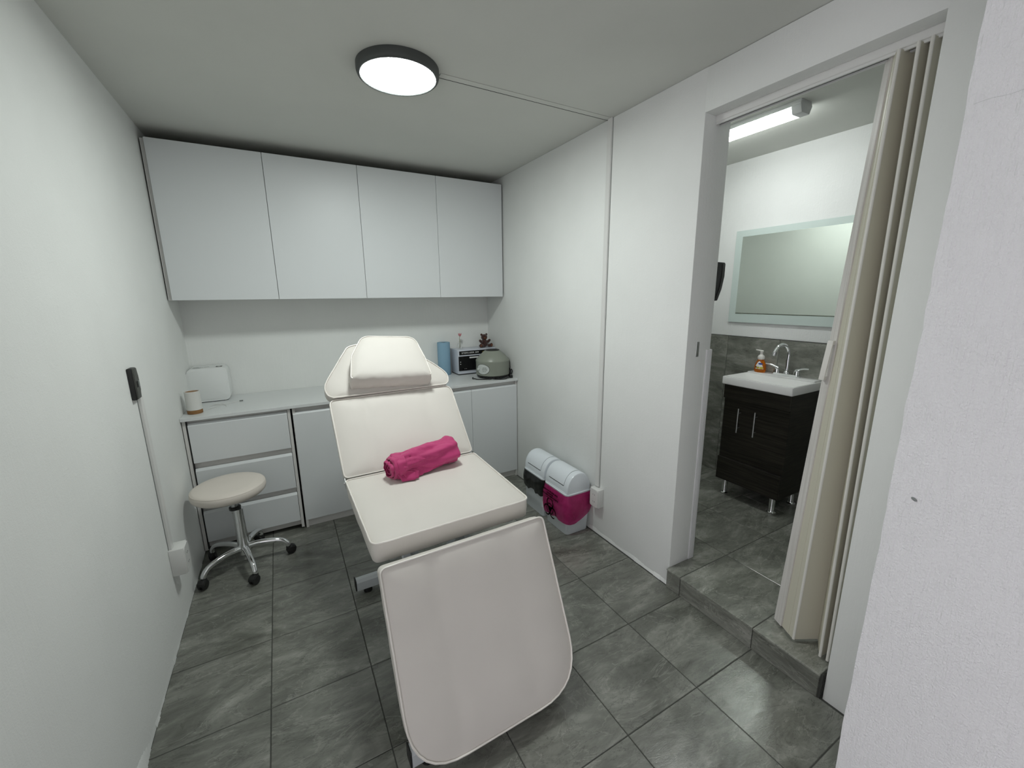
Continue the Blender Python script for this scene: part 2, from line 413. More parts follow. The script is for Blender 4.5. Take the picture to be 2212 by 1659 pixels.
def cuts(a, b_, j0, step):
    out = [a]; k = math.ceil((a-j0)/step+1e-6)
    while j0+k*step < b_-1e-4:
        if j0+k*step > a+1e-4: out.append(j0+k*step)
        k += 1
    return out+[b_]
b = B(); add_box(b, XL-0.119, XR+0.001, YN, YB+0.11, -0.05, -0.002); add_box(b, XL-1.0, XL-0.12, YN, 0.45, -0.05, -0.0021); floor = struct('floor', b, M['grout'])
TX0, TW, TY0, TD = -0.1869, 0.3618, 1.5376, 0.365
xs = cuts(XL, XR-0.002, TX0, TW); ys = cuts(YN, YB, TY0, TD)
rt = random.Random(3)
for i in range(len(xs)-1):
    for j in range(len(ys)-1):
        put_tile(floor, ((xs[i]+xs[i+1])/2, (ys[j]+ys[j+1])/2, -0.008+rt.uniform(-0.0004, 0.0002)), xs[i+1]-xs[i]-2*G, ys[j+1]-ys[j]-2*G, 0.008, M['slate'], Matrix.Rotation(rt.uniform(-0.001, 0.001), 3, 'X'))
# raised bathroom floor with step
b = B(); add_box(b, 1.6210, XB, J2+0.006, J1-0.0005, -0.05, ST-0.002); add_box(b, XP, XB, BY0, BY1, -0.05, ST-0.0021)
bfl = struct('floor_bathroom', b, M['grout'])
XS = 1.6125
cx = [XS, 1.984, 2.350, 2.716, XB]; cy = cuts(BY0, BY1, 0.811, 0.3693)
for i in range(4):
    for j in range(len(cy)-1):
        segs = []
        if i == 0:
            a, c = max(cy[j], J2+0.012), min(cy[j+1], J1)
            if c > a: segs.append((XS, 1.984, a, c, (cy[j] < a), (cy[j+1] > c)))
            if cy[j] < J2: segs.append((XP, 1.984, cy[j], min(cy[j+1], J2+0.012), False, True))
            if cy[j+1] > J1: segs.append((XP, 1.984, max(cy[j], J1), cy[j+1], True, False))
        else: segs.append((cx[i], cx[i+1], cy[j], cy[j+1], False, False))
        for (xa, xb, ya, yb, fa, fb) in segs:
            ya2 = ya+(0 if fa else G); yb2 = yb-(0 if fb else G); xa2 = xa+(0 if i == 0 else G)
            put_tile(bfl, ((xa2+xb-G)/2, (ya2+yb2)/2, ST-0.008), xb-G-xa2, yb2-ya2, 0.008, M['slate_bath'])
# step riser tiles
RB = Matrix(((0, 0, -1), (1, 0, 0), (0, -1, 0)))  # local x->Y, y->-Z, z->-X
for a, c in zip([J2+0.012, 0.811, 1.180], [0.811, 1.180, J1]):
    put_tile(bfl, (1.6215, (a+c)/2, (ST-0.008)/2), c-a-2*G, ST-0.009, 0.0075, M['slate'], RB)
b = B()
for i in range(7):
    z = ST*i/7+0.006; add_blob(b, (XR+0.006+0.003*math.sin(i*3), J2+0.006, z), (0.010, 0.006, 0.010), 8, 6)
rel(finish(b, 'broken_mortar', M['darkstone'], smooth=10), bfl)
# bathroom wall tiles
WB = Matrix(((0, 0, -1), (1, 0, 0), (0, -1, 0)))
zz = [ST, 0.457, 0.822, 1.187]
for ya, yb in zip(cuts(BY0, BY1, 1.17, 0.3715)[:-1], cuts(BY0, BY1, 1.17, 0.3715)[1:]):
    for za, zb in zip(zz, zz[1:]):
        put_tile(w_bb, (XB, (ya+yb)/2, (za+zb)/2), yb-ya-2*G, zb-za-2*G, 0.007, M['slate_wall'], WB)
b = B(); add_box(b, XB-0.007, XB, BY0, BY1, 1.1871, 1.190); rel(finish(b, 'tile_top_edge', M['grout']), w_bb)
WP = Matrix(((0, 0, 1), (1, 0, 0), (0, 1, 0)))
for ya, yb in [(BY0, J2-0.1), (J1+0.16, 1.63), (1.63, 2.0), (2.0, 2.37), (2.37, BY1)]:
    for za, zb in zip([ST, 0.50, 0.90, 1.306], [0.50, 0.90, 1.306, 1.4]):
        if zb < 1.35: put_tile(w_right, (XP, (ya+yb)/2, (za+zb)/2), yb-ya-2*G, zb-za-2*G, 0.007, M['slate_wall'], WP)
WE = Matrix(((1, 0, 0), (0, 0, -1), (0, 1, 0)))
for xa, xb in zip(cuts(XP+0.008, XB-0.008, 2.2, 0.37)[:-1], cuts(XP+0.008, XB-0.008, 2.2, 0.37)[1:]):
    for za, zb in zip(zz, zz[1:]):
        put_tile(w_be, ((xa+xb)/2, BY1, (za+zb)/2), xb-xa-2*G, zb-za-2*G, 0.007, M['slate_wall'], WE)
# strike plate on the jamb
b = B(); add_box(b, 1.698, 1.718, J1-0.002, J1+0.004, 1.205, 1.277, 0.001, 1); rel(finish(b, 'strike_plate', M['steel']), w_right)
# plaster edge strip low on the jamb's far corner
b = B(); add_box(b, XP-0.03, XP+0.010, J1-0.006, J1+0.16, ST, 1.235, 0.003, 2); rel(finish(b, 'plaster_patch', M['wall_rough']), w_right)

# ------------------------------------------------------------------ folding door (structure)
door = bpy.data.objects.new('door_1', None); COL.objects.link(door); door.location = (1.735, 0.62, ST); door['kind'] = 'structure'
door['label'] = 'cream folding accordion door pushed open to the right jamb of the bathroom doorway'
def dpart(name, bm, m, label=None, smooth=30):
    o = rel(finish(bm, name, m, smooth=smooth), door)
    if label: o['label'] = label
    return o
b = B()
add_box(b, 1.700, 1.742, J2, J1, ZH-0.026, ZH, 0.002, 1)
add_box(b, 1.704, 1.712, J2, J1, ZH-0.034, ZH-0.026); add_box(b, 1.730, 1.738, J2, J1, ZH-0.034, ZH-0.026)
dpart('top_track', b, M['pvc'])
b = B(); add_box(b, 1.712, 1.730, J2, J1, ZH-0.0285, ZH-0.026); dpart('track_slot', b, M['dark'])
Z0, Z1 = ST+0.010, ZH-0.030
bot = [(1.742, 0.787), (1.722, 0.748), (1.702, 0.712), (1.690, 0.690), (1.780, 0.640), (1.690, 0.594), (1.782, 0.584), (1.692, 0.570), (1.782, 0.557)]
top = [(1.742, 0.700), (1.722, 0.678), (1.700, 0.664), (1.688, 0.657), (1.772, 0.640), (1.688, 0.613), (1.775, 0.596), (1.688, 0.583), (1.778, 0.562)]
def panel(b, i, j, t, zs=8):
    def P(k, z): 
        f = (z-Z0)/(Z1-Z0); return Vector((bot[k][0]*(1-f)+top[k][0]*f, bot[k][1]*(1-f)+top[k][1]*f, z))
    rows = []
    for k in range(zs+1):
        z = Z0+(Z1-Z0)*k/zs; a, c = P(i, z), P(j, z); d = (c-a); d.z = 0; d.normalize(); n = Vector((-d.y, d.x, 0))*t/2
        rows.append([b.verts.new(q) for q in (a-n, c-n, c+n, a+n)])
    for a, c in zip(rows, rows[1:]):
        for q in range(4): b.faces.new((a[q], a[(q+1) % 4], c[(q+1) % 4], c[q]))
    b.faces.new(rows[0]); b.faces.new(rows[-1])
def rib(b, i, r=0.0050):
    pts = []
    for k in range(9):
        f = k/8; pts.append((bot[i][0]*(1-f)+top[i][0]*f, bot[i][1]*(1-f)+top[i][1]*f, Z0+(Z1-Z0)*f))
    add_tube(b, pts, r, 10)
b = B(); panel(b, 0, 1, 0.018); dpart('lead_post', b, M['leadpost'], 'pale post at the free edge of the folding door')
b = B(); panel(b, 1, 2, 0.008); dpart('panel', b, M['folddoor'])
b = B(); panel(b, 2, 3, 0.006); dpart('panel', b, M['folddoor'])
for i, j in ((3, 4), (4, 5), (5, 6), (6, 7), (7, 8)):
    b = B(); panel(b, i, j, 0.005); dpart('panel', b, M['folddoor'])
for i in (1,): b = B(); rib(b, i, 0.004); dpart('rib', b, M['foldrib'])
for i in (3, 5, 7): b = B(); rib(b, i, 0.0050); dpart('rib', b, M['foldrib'])
for i in (4, 6): b = B(); rib(b, i, 0.004); dpart('rib', b, M['folddoor'])
b = B()
add_prism(b, [(0.727, 1.186), (0.745, 1.186), (0.733, 1.330), (0.715, 1.330)], 1.700, 1.708, 'x', 0.002)
add_prism(b, [(0.727, 1.186), (0.745, 1.186), (0.744, 1.200), (0.726, 1.200)], 1.706, 1.726, 'x')
add_prism(b, [(0.734, 1.316), (0.716, 1.316), (0.715, 1.330), (0.733, 1.330)], 1.706, 1.722, 'x')
dpart('handle', b, M['foldrib'], 'slim pale pull handle on the lead post')

# ------------------------------------------------------------------ cabinets
def cab(name, loc, label, cat='cabinet', group=None): return thing(name, loc, label, cat, group)
YC, ZT, ZB = 3.041, 2.338, 1.4897
DX = [-0.5206, 0.0167, 0.5512, 1.0868, 1.6200]
def upper(i0, label):
    x0, x1 = DX[i0]-(0.018 if i0 == 0 else 0), DX[i0+2]-0.002
    t = cab('wall_cabinet', ((x0+x1)/2, YB-0.15, ZB), label, group='wall cabinets above the worktop')
    b = B()
    add_box(b, x0, x0+0.016, YC+0.019, YB-0.002, ZB, ZT-0.002); add_box(b, x1-0.016, x1, YC+0.019, YB-0.002, ZB, ZT-0.002)
    add_box(b, x0+0.016, x1-0.016, YC+0.019, YB-0.002, ZB+0.001, ZB+0.017); add_box(b, x0+0.016, x1-0.016, YC+0.019, YB-0.002, ZT-0.018, ZT-0.002)
    add_box(b, x0+0.016, x1-0.016, YB-0.008, YB-0.002, ZB+0.017, ZT-0.018)
    rel(finish(b, 'carcass', M['edge']), t)
    for k in (i0, i0+1):
        b = B(); add_box(b, DX[k]+0.0012, DX[k+1]-0.0012, YC, YC+0.018, ZB, ZT, 0.0008, 1); rel(finish(b, 'door', M['lam']), t)
upper(0, 'white two-door wall cabinet hung beside the left wall, above the white box and cup')
upper(2, 'white two-door wall cabinet hung in the right corner, above the sterilizer and teddy bear')
YK, ZK = 2.8236, 0.8441
YF = YK+0.014
b = B(); add_box(b, XL+0.001, XR-0.001, YK, YB-0.001, ZK-0.019, ZK, 0.001, 1)
tag(finish(b, 'worktop', M['lamtop']), 'long white laminate worktop across the base cabinets, wall to wall', 'worktop')
zt = ZK-0.0195
# drawer unit
t = cab('drawer_cabinet', (-0.26, 3.08, 0), 'white three-drawer base cabinet in the left corner behind the round stool')
x0, x1 = XL+0.004, -0.003
b = B()
add_box(b, x0, x0+0.016, YF+0.004, YB-0.005, 0.012, zt); add_box(b, x1-0.016, x1, YF+0.004, YB-0.005, 0.012, zt)
add_box(b, x0+0.016, x1-0.016, YF+0.06, YB-0.005, 0.045, 0.061); add_box(b, x0+0.016, x1-0.016, YB-0.012, YB-0.005, 0.06, zt)
rel(finish(b, 'carcass', M['edge']), t)
b = B(); add_box(b, x0+0.016, x1-0.016, YF+0.030, YF+0.046, 0.022, 0.075); rel(finish(b, 'kickboard', M['edge']), t)
b = B(); add_box(b, x0+0.0162, x0+0.0225, YF+0.002, YF+0.02, 0.02, zt); rel(finish(b, 'painted_gap_shadow', M['dark']), t)  # black strip stands in for the shade in the gap beside the drawers
zr = [(0.570, 0.806), (0.300, 0.532), (0.066, 0.262)]
for za, zb in zr:
    b = B(); add_prism(b, [(YF, za), (YF+0.018, za), (YF+0.018, zb-0.0), (YF+0.012, zb), (YF, zb-0.014)], x0+0.0235, x1-0.0185, 'x')
    rel(finish(b, 'drawer_front', M['lam']), t)
    b = B(); add_box(b, x0+0.017, x1-0.017, YF+0.024, YF+0.034, zb-0.03, min(zb+0.034, zt-0.0005)); rel(finish(b, 'finger_rail', M['edge']), t)
def base(x0, x1, label, mid):
    t = cab('base_cabinet', ((x0+x1)/2, 3.08, 0), label, group='two-door base cabinets under the worktop')
    b = B()
    add_box(b, x0, x0+0.016, YF+0.004, YB-0.005, 0.001, zt); add_box(b, x1-0.016, x1, YF+0.004, YB-0.005, 0.001, zt)
    add_box(b, x0+0.016, x1-0.016, YF+0.025, YB-0.005, 0.058, 0.074); add_box(b, x0+0.016, x1-0.016, YB-0.012, YB-0.005, 0.074, zt)
    rel(finish(b, 'carcass', M['edge']), t)
    b = B(); add_box(b, x0+0.016, x1-0.016, YF+0.020, YF+0.034, 0.001, 0.058); rel(finish(b, 'kickboard', M['edge']), t)
    b = B(); add_box(b, x0+0.016, x1-0.016, YF+0.022, YF+0.032, 0.765, zt); rel(finish(b, 'finger_rail', M['edge']), t)
    for a, c in ((x0+0.002, mid-0.0012), (mid+0.0012, x1-0.003)):
        b = B(); add_prism(b, [(YF, 0.055), (YF+0.018, 0.055), (YF+0.018, 0.796), (YF+0.012, 0.796), (YF, 0.782)], a, c, 'x'); rel(finish(b, 'door', M['lam']), t)
base(0.008, 0.815, 'white two-door base cabinet in the middle, behind the treatment chair', 0.412)
base(0.818, XR-0.003, 'white two-door base cabinet in the right corner beside the bins', 1.226)

# ------------------------------------------------------------------ ceiling lamp
t = thing('ceiling_lamp', (0.531, 1.868, ZC-0.036), 'round flush ceiling lamp with dark grey rim, lit, in the treatment room', 'lamp')
b = B(); add_lathe(b, [(0.150, 0.0), (0.1535, 0.0), (0.158, 0.004), (0.162, 0.014), (0.162, 0.036), (0.0, 0.036)][::-1][1:], (0, 0, 0), 64); 
bm2 = B(); add_lathe(bm2, [(0.146, 0.003), (0.149, 0.0), (0.1535, -0.0005), (0.159, 0.004), (0.1625, 0.014), (0.1625, 0.0355), (0.146, 0.0355), (0.146, 0.003)], (0, 0, 0), 64, caps=False); b.free()
finish(bm2, 'rim', M['lamprim'], t)
b = B(); add_lathe(b, [(0.0, 0.0005), (0.08, 0.0005), (0.14, 0.0012), (0.1462, 0.004), (0.1462, 0.01)], (0, 0, 0), 64, caps=False); bmesh.ops.remove_doubles(b, verts=b.verts, dist=1e-5)
finish(b, 'diffuser', M['lampface'], t)
b = B(); add_blob(b, (0.05, 0.1605, 0.018), (0.003, 0.004, 0.006), 8, 6); finish(b, 'clip', M['printwhite'], t)
# cable channels
t = thing('cable_channel', (1.16, 1.845, ZC), 'thin white cable channel across the ceiling from the lamp', 'cable channel')
b = B(); add_box(b, 0.695, XR-0.001, 1.822, 1.856, ZC-0.0025, ZC-0.0003, 0.0008, 1); rel(finish(b, 'cover', M['ceil']), t)
b = B(); add_box(b, 0.695, XR-0.001, 1.8562, 1.8588, ZC-0.003, ZC-0.0002); rel(finish(b, 'joint_line', M['dark']), t)
t = thing('cable_channel', (XR, 1.834, 0.31), 'tall white cable channel running down the right wall to the socket box', 'cable channel')
b = B(); add_box(b, XR-0.013, XR-0.0003, 1.815, 1.846, 0.325, ZC-0.0005, 0.002, 1); rel(finish(b, 'cover', M['pvc']), t)
b = B(); add_box(b, XR-0.002, XR-0.0002, 1.8137, 1.815, 0.325, ZC-0.001); rel(finish(b, 'joint_line', M['printgrey']), t)
t = thing('cable_channel', (XL, 2.21, 0.42), 'white cable channel running down the left wall below the dark switch', 'cable channel')
b = B(); add_box(b, XL+0.0003, XL+0.014, 2.185, 2.217, 0.402, 1.108, 0.002, 1); rel(finish(b, 'cover', M['pvc']), t)
b = B(); add_box(b, XL+0.0002, XL+0.002, 2.1835, 2.185, 0.402, 1.108); rel(finish(b, 'joint_line', M['printgrey']), t)
def socket_box(loc, s, label, slots=True, yw=0.075, zh=0.118, dp=0.042):
    t = thing('socket_box', loc, label, 'socket', 'surface socket boxes')
    b = B(); add_box(b, 0, s*dp, -yw/2, yw/2, -zh/2, zh/2, 0.003, 2); finish(b, 'back_box', M['pvc'], t)
    b = B(); add_prism(b, rrect(yw-0.004, zh-0.004, 0.012, 4), s*(dp-0.001), s*(dp+0.004), 'x'); finish(b, 'face_plate', M['pvc'], t)
    for zc in (0.022, -0.024):
        for dy, h in ((-0.007, 0.008), (0.007, 0.006)):
            b = B(); add_box(b, s*(dp+0.002), s*(dp+0.0046), dy-0.0012, dy+0.0012, zc-h/2, zc+h/2); finish(b, 'slot', M['dark'], t)
    return t
socket_box((XR, 1.815, 0.262), -1, 'white socket box low on the right wall beside the pink-bagged bin')
socket_box((XL, 2.214, 0.338), 1, 'white socket box low on the left wall beside the round stool', yw=0.082, zh=0.128, dp=0.054)
# dark switch
t = thing('switch_plate', (XL, 2.150, 1.168), 'dark grey switch box on the left wall, top of the cable channel', 'switch')
b = B(); add_box(b, 0.0003, 0.017, -0.026, 0.026, -0.064, 0.064, 0.004, 2); finish(b, 'housing', M['black'], t)
b = B(); 
pr = [(0.014, -0.064), (0.020, -0.060), (0.0215, -0.03), (0.022, 0.0), (0.0215, 0.03), (0.020, 0.060), (0.014, 0.064)]
add_prism(b, pr, -0.0225, 0.027, 'y', 0.002); finish(b, 'cover_plate', M['switch'], t)
b = B(); add_box(b, 0.020, 0.0227, -0.014, 0.002, -0.014, 0.010); finish(b, 'socket_recess', M['dark'], t)
b = B(); add_box(b, 0.020, 0.0245, 0.003, 0.014, -0.014, 0.012, 0.001, 1); finish(b, 'rocker', M['printgrey'], t)

# ------------------------------------------------------------------ treatment chair
BX, BYY, BRZ = 0.503, 1.60, math.radians(1.1)
chair = thing('treatment_chair', (BX, BYY, 0), 'cream vinyl reclining treatment chair in three sections with raised back, centre of the room', 'treatment chair', rz=BRZ)
def cpart(name, bm, m, par=None, smooth=40):
    return finish(bm, name, m, par or chair, smooth)
def frame(y, z, ang):
    """plane: u = +x, v = up the slope in yz, n = out of the cushion; y is world y"""
    v = Vector((0, math.cos(ang), math.sin(ang))); u = Vector((1, 0, 0)); n = u.cross(v)
    return Vector((0, y-BYY, z)), u, v, n
def resample(poly, step=0.012):
    out = []
    n = len(poly)
    for i in range(n):
        a = Vector((*poly[i], 0)); c = Vector((*poly[(i+1) % n], 0)); L = (c-a).length; k = max(1, int(round(L/step)))
        for j in range(k):
            p = a.lerp(c, j/k); out.append((p.x, p.y))
    return out
def cushion(name, poly, fr, th, puff=0.012, er=0.012, dent=None, pipe=0.0037, m=None, taper=0.0, par=None, pipe_mask=None, seed=0, wrinkle=0.0015):
    o, u, v, n = fr; m = m or M['vinyl']
    P = resample(poly); N = len(P)
    cxx = sum(p[0] for p in P)/N; cyy = sum(p[1] for p in P)/N
    b = B()
    def W(x, y, h): return o+u*x+v*y+n*h
    nrm = []
    for i in range(N):
        ax, ay = P[i-1]; bx, by = P[(i+1) % N]; d = Vector((bx-ax, by-ay)); d.normalize(); nrm.append((d.y, -d.x))
    area = sum(P[i][0]*P[(i+1) % N][1]-P[(i+1) % N][0]*P[i][1] for i in range(N))
    s = 1 if area > 0 else -1
    rings = []
    # bottom, side bulge, top edge
    side = [(-0.012, -th), (-0.004, -th+0.001), (0.0, -th+0.006), (0.003, -th*0.5), (0.0015, -0.006), (0.0, -0.001), (-0.002, 0.0)]
    for off, h in side:
        ring = []
        for i in range(N):
            x = P[i][0]+nrm[i][0]*off*s; y = P[i][1]+nrm[i][1]*off*s
            wv = wrinkle*noise.noise(Vector((x*14, y*14, h*20+seed)))*(1 if -th < h < 0 else 0)
            ring.append(b.verts.new(W(x+nrm[i][0]*wv*s, y+nrm[i][1]*wv*s, h)))
        rings.append(ring)
    K = 16
    for k in range(1, K):
        f = 1-k/K; ring = []
        for i in range(N):
            x0, y0 = P[i][0]-nrm[i][0]*0.002*s, P[i][1]-nrm[i][1]*0.002*s
            x = cxx+(x0-cxx)*f; y = cyy+(y0-cyy)*f
            dist = (1-f)
            h = puff*(1-math.exp(-dist*9))
            if dent: h += dent(x, y)*min(1, dist*8)
            h += wrinkle*0.8*noise.noise(Vector((x*9, y*9, seed)))
            ring.append(b.verts.new(W(x, y, h)))
        rings.append(ring)
    for a, c in zip(rings, rings[1:]):
        for i in range(N): b.faces.new((a[i], a[(i+1) % N], c[(i+1) % N], c[i]))
    b.faces.new(rings[0]); h = puff+(dent(cxx, cyy) if dent else 0)
    cv = b.verts.new(W(cxx, cyy, h))
    for i in range(N): b.faces.new((rings[-1][i], rings[-1][(i+1) % N], cv))
    ob = cpart(name, b, m, par)
    if pipe:
        b = B(); step = max(1, N//160)
        pts = [W(P[i][0]+nrm[i][0]*0.0014*s, P[i][1]+nrm[i][1]*0.0014*s, (pipe_mask(P[i][0], P[i][1]) if pipe_mask else 0)+0.0016) for i in range(0, N, step)]
        add_tube(b, pts, pipe, 6, True); pp = finish(b, 'piping', M['piping'], ob, 60)
    return ob
HW = 0.316
def poly_round(pts, rad):
    """corner-rounded polygon; rad per corner"""
    out = []; n = len(pts)
    for i in range(n):
        p = Vector(pts[i]); a = (Vector(pts[i-1])-p); c = (Vector(pts[(i+1) % n])-p); r = rad[i]
        d1, d2 = a.normalized(), c.normalized(); cosang = max(-1, min(1, d1.dot(d2))); half = math.acos(cosang)/2
        tl = min(r/math.tan(half), a.length*0.49, c.length*0.49); A = p+d1*tl; C_ = p+d2*tl
        for k in range(9):
            t_ = k/8; q = A*(1-t_)**2+p*2*t_*(1-t_)+C_*t_**2; out.append((q.x, q.y))
    return out
def streak(x0, w=0.018, d=-0.005, slope=0.0, far=True):
    def f(x, y):
        r = d*math.exp(-((x-x0-slope*y)/w)**2)
        if far: r += d*0.6*math.exp(-((x+x0*0.9)/(w*1.6))**2)
        return r
    return f
# seat
sl = math.atan2(0.692-0.668, 1.876-1.340)
fr = frame(1.340, 0.668, sl)
L = 0.532
seat = cushion('seat', poly_round([(-HW, 0), (HW, 0), (HW, L), (-HW, L)], [0.03, 0.03, 0.02, 0.02]), fr, 0.078, 0.012, dent=streak(-0.165), seed=1)
# backrest
sb = math.radians(49.1); frb = frame(1.897, 0.695, sb)
backrest = cushion('backrest', poly_round([(-HW, 0), (HW, 0), (HW-0.004, 0.408), (-HW-0.004, 0.402)], [0.02, 0.02, 0.045, 0.03]), frb, 0.072, 0.012, dent=streak(-0.165), seed=2)
# head section
frh = frame(2.158, 1.016, sb+0.03)
hp = smooth_path([(-0.30, -0.001, 0), (-0.325, 0.02, 0), (-0.325, 0.075, 0), (-0.262, 0.175, 0), (-0.212, 0.250, 0), (-0.180, 0.286, 0), (-0.10, 0.300, 0), (0.0, 0.300, 0), (0.09, 0.290, 0), (0.145, 0.245, 0), (0.19, 0.190, 0), (0.255, 0.130, 0), (0.305, 0.068, 0), (0.305, 0.02, 0), (0.285, 0.0, 0)], 5)
hp = [(p.x, p.y) for p in hp]
head = cushion('head_section', hp, frh, 0.062, 0.010, seed=3)
# leg rest
al = math.atan2(0.638-0.072, 1.242-0.985); frl = frame(0.985, 0.072, al)
LL = 0.6215
legrest = cushion('leg_rest', poly_round([(-HW+0.002, 0), (HW, 0), (HW, LL), (-HW, LL)], [0.175, 0.175, 0.022, 0.022]), frl, 0.070, 0.012, dent=streak(-0.15, 0.03, -0.006), seed=4)
# frame under the cushions
def bar_box(name, x0, x1, yw, z, w, h, par=chair, m=M['bar'], bev=0.012):
    b = B(); y = yw-BYY
    add_prism(b, [(y-w/2, z), (y+w/2, z), (y+w/2, z+h-bev), (y+w/2-bev, z+h), (y-w/2+bev, z+h), (y-w/2, z+h-bev)], x0, x1, 'x'); return finish(b, name, m, par, 20)
for yw in (2.02, 1.085):
    bar_box('base_bar', -0.300, 0.300, yw, 0.030, 0.048, 0.056)
    for s in (-1, 1):
        b = B(); y = yw-BYY
        add_box(b, s*0.3005 if s > 0 else -0.306, 0.306 if s > 0 else -0.3005, y-0.0245, y+0.0245, 0.0295, 0.087, 0.003, 1); finish(b, 'end_cap', M['black'], chair)
        b = B(); add_lathe(b, [(0.020, 0.0005), (0.022, 0.006), (0.020, 0.022), (0.010, 0.031)], (s*0.245, y, 0), 20); finish(b, 'rubber_foot', M['black'], chair)
b = B(); add_box(b, -0.03, 0.03, 1.10-BYY, 2.0-BYY, 0.035, 0.078, 0.004, 1); finish(b, 'base_beam', M['bar'], chair)
for s in (-1, 1):
    b = B(); add_prism(b, [(1.86-BYY, 0.07), (1.91-BYY, 0.07), (1.52-BYY, 0.585), (1.47-BYY, 0.585)], s*0.10-0.015, s*0.10+0.015, 'x'); finish(b, 'strut', M['bar'], chair)
    b = B(); add_prism(b, [(1.30-BYY, 0.07), (1.35-BYY, 0.07), (1.78-BYY, 0.60), (1.73-BYY, 0.60)], s*0.14-0.015, s*0.14+0.015, 'x'); finish(b, 'strut', M['bar'], chair)
b = B()
for s in (-1, 1): add_box(b, s*0.24-0.015, s*0.24+0.015, 1.37-BYY, 1.86-BYY, 0.572, 0.594)
for yy in (1.40, 1.56, 1.72, 1.84): add_box(b, -0.24, 0.24, yy-BYY-0.015, yy-BYY+0.015, 0.572, 0.594)
finish(b, 'seat_frame', M['bar'], chair)
for s in (-1, 1):
    b = B(); o_, u_, v_, n_ = frl
    p = o_+v_*0.05-n_*0.082+u_*(s*0.2); q = o_+v_*0.60-n_*0.082+u_*(s*0.2); add_tube(b, [p, q], 0.011, 8); finish(b, 'leg_rest_tube', M['bar'], chair); b = B()
    o_, u_, v_, n_ = frb
    p = o_+v_*0.02-n_*0.084+u_*(s*0.2); q = o_+v_*0.62-n_*0.084+u_*(s*0.2)
    add_tube(b, [Vector((s*0.2, 1.84-BYY, 0.585)), p, q], 0.011, 8); finish(b, 'back_tube', M['bar'], chair)
for s in (-1, 1):
    b = B(); add_prism(b, [(1.868-BYY, 0.655), (1.892-BYY, 0.655), (1.900-BYY, 0.690), (1.885-BYY, 0.700), (1.868-BYY, 0.685)], s*0.3185-0.0015, s*0.3185+0.0015, 'x')
    add_lathe(b, [(0.0, -0.003), (0.006, -0.003), (0.006, 0.003), (0.0, 0.003)], (s*0.321, 1.882-BYY, 0.676), 12, 'x', caps=False); finish(b, 'hinge', M['steel'], chair)
# pillow lying on the head section
pil = thing('head_pillow', (BX, 2.2, 1.1), 'cream vinyl wedge head pillow with piping, at the top of the treatment chair', 'pillow')
def pil_frame():
    o_, u_, v_, n_ = frh; t_ = math.radians(-3.5)
    u2 = u_*math.cos(t_)+v_*math.sin(t_); v2 = v_*math.cos(t_)-u_*math.sin(t_)
    base_ = Matrix.Rotation(BRZ, 3, 'Z'); off = Vector((BX, BYY, 0))-pil.location
    return (base_ @ (o_+n_*0.008)+off, base_ @ u2, base_ @ v2, base_ @ n_)
o_, u_, v_, n_ = pil_frame()
PO = [(-0.218, 0.040), (0.190, 0.040), (0.176, 0.15), (0.142, 0.292), (-0.136, 0.298), (-0.202, 0.17)]
PO = poly_round(PO, [0.012, 0.012, 0.10, 0.062, 0.062, 0.10])
# wedge body: thick at the lower edge, bulging bottom end
P = resample(PO, 0.010); N = len(P); b = B(); cxx = -0.01; cyy = 0.175
def th_at(y): return 0.070-0.05*max(0, (y-0.03))
def PW(x, y, h): return o_+u_*x+v_*y+n_*h
rings = []
for off, hf in [(0.0, 0.0), (0.003, 0.10), (0.008, 0.35), (0.009, 0.6), (0.004, 0.88), (0.0, 0.98)]:
    ring = []
    for (x, y) in P:
        dx, dy = x-cxx, y-cyy; l_ = math.hypot(dx, dy); H = th_at(y)
        low = 1.0 if y < 0.058 else 0.35
        ex = 0.0; 
        if y < 0.045: ex = 0.026*(1-hf)*0.9+0.002*noise.noise(Vector((x*40, hf*4, 0)))*3
        ring.append(b.verts.new(PW(x+dx/l_*off*low, y+dy/l_*off*low-ex*(1 if y < 0.045 else 0), H*hf)))
    rings.append(ring)
for k in range(1, 12):
    f = 1-k/12; ring = []
    for (x, y) in P:
        x2 = cxx+(x-cxx)*f; y2 = cyy+(y-cyy)*f; ring.append(b.verts.new(PW(x2, y2, th_at(y2)+0.010*(1-math.exp(-(1-f)*8))+0.0012*noise.noise(Vector((x2*18, y2*18, 6))))))
    rings.append(ring)
for a, c in zip(rings, rings[1:]):
    for i in range(N): b.faces.new((a[i], a[(i+1) % N], c[(i+1) % N], c[i]))
b.faces.new(rings[0]); cv = b.verts.new(PW(cxx, cyy, th_at(cyy)+0.010))
for i in range(N): b.faces.new((rings[-1][i], rings[-1][(i+1) % N], cv))
finish(b, 'cushion', M['vinyl'], pil, 50)
b = B(); pts = [PW(x, y, th_at(y)+0.001) for (x, y) in P if not (y < 0.045 and -0.21 < x < 0.182)]
k0 = max(range(len(pts)), key=lambda i: (pts[i]-pts[i-1]).length); pts = pts[k0:]+pts[:k0]
add_tube(b, pts, 0.0035, 6); finish(b, 'piping', M['piping'], pil, 60)

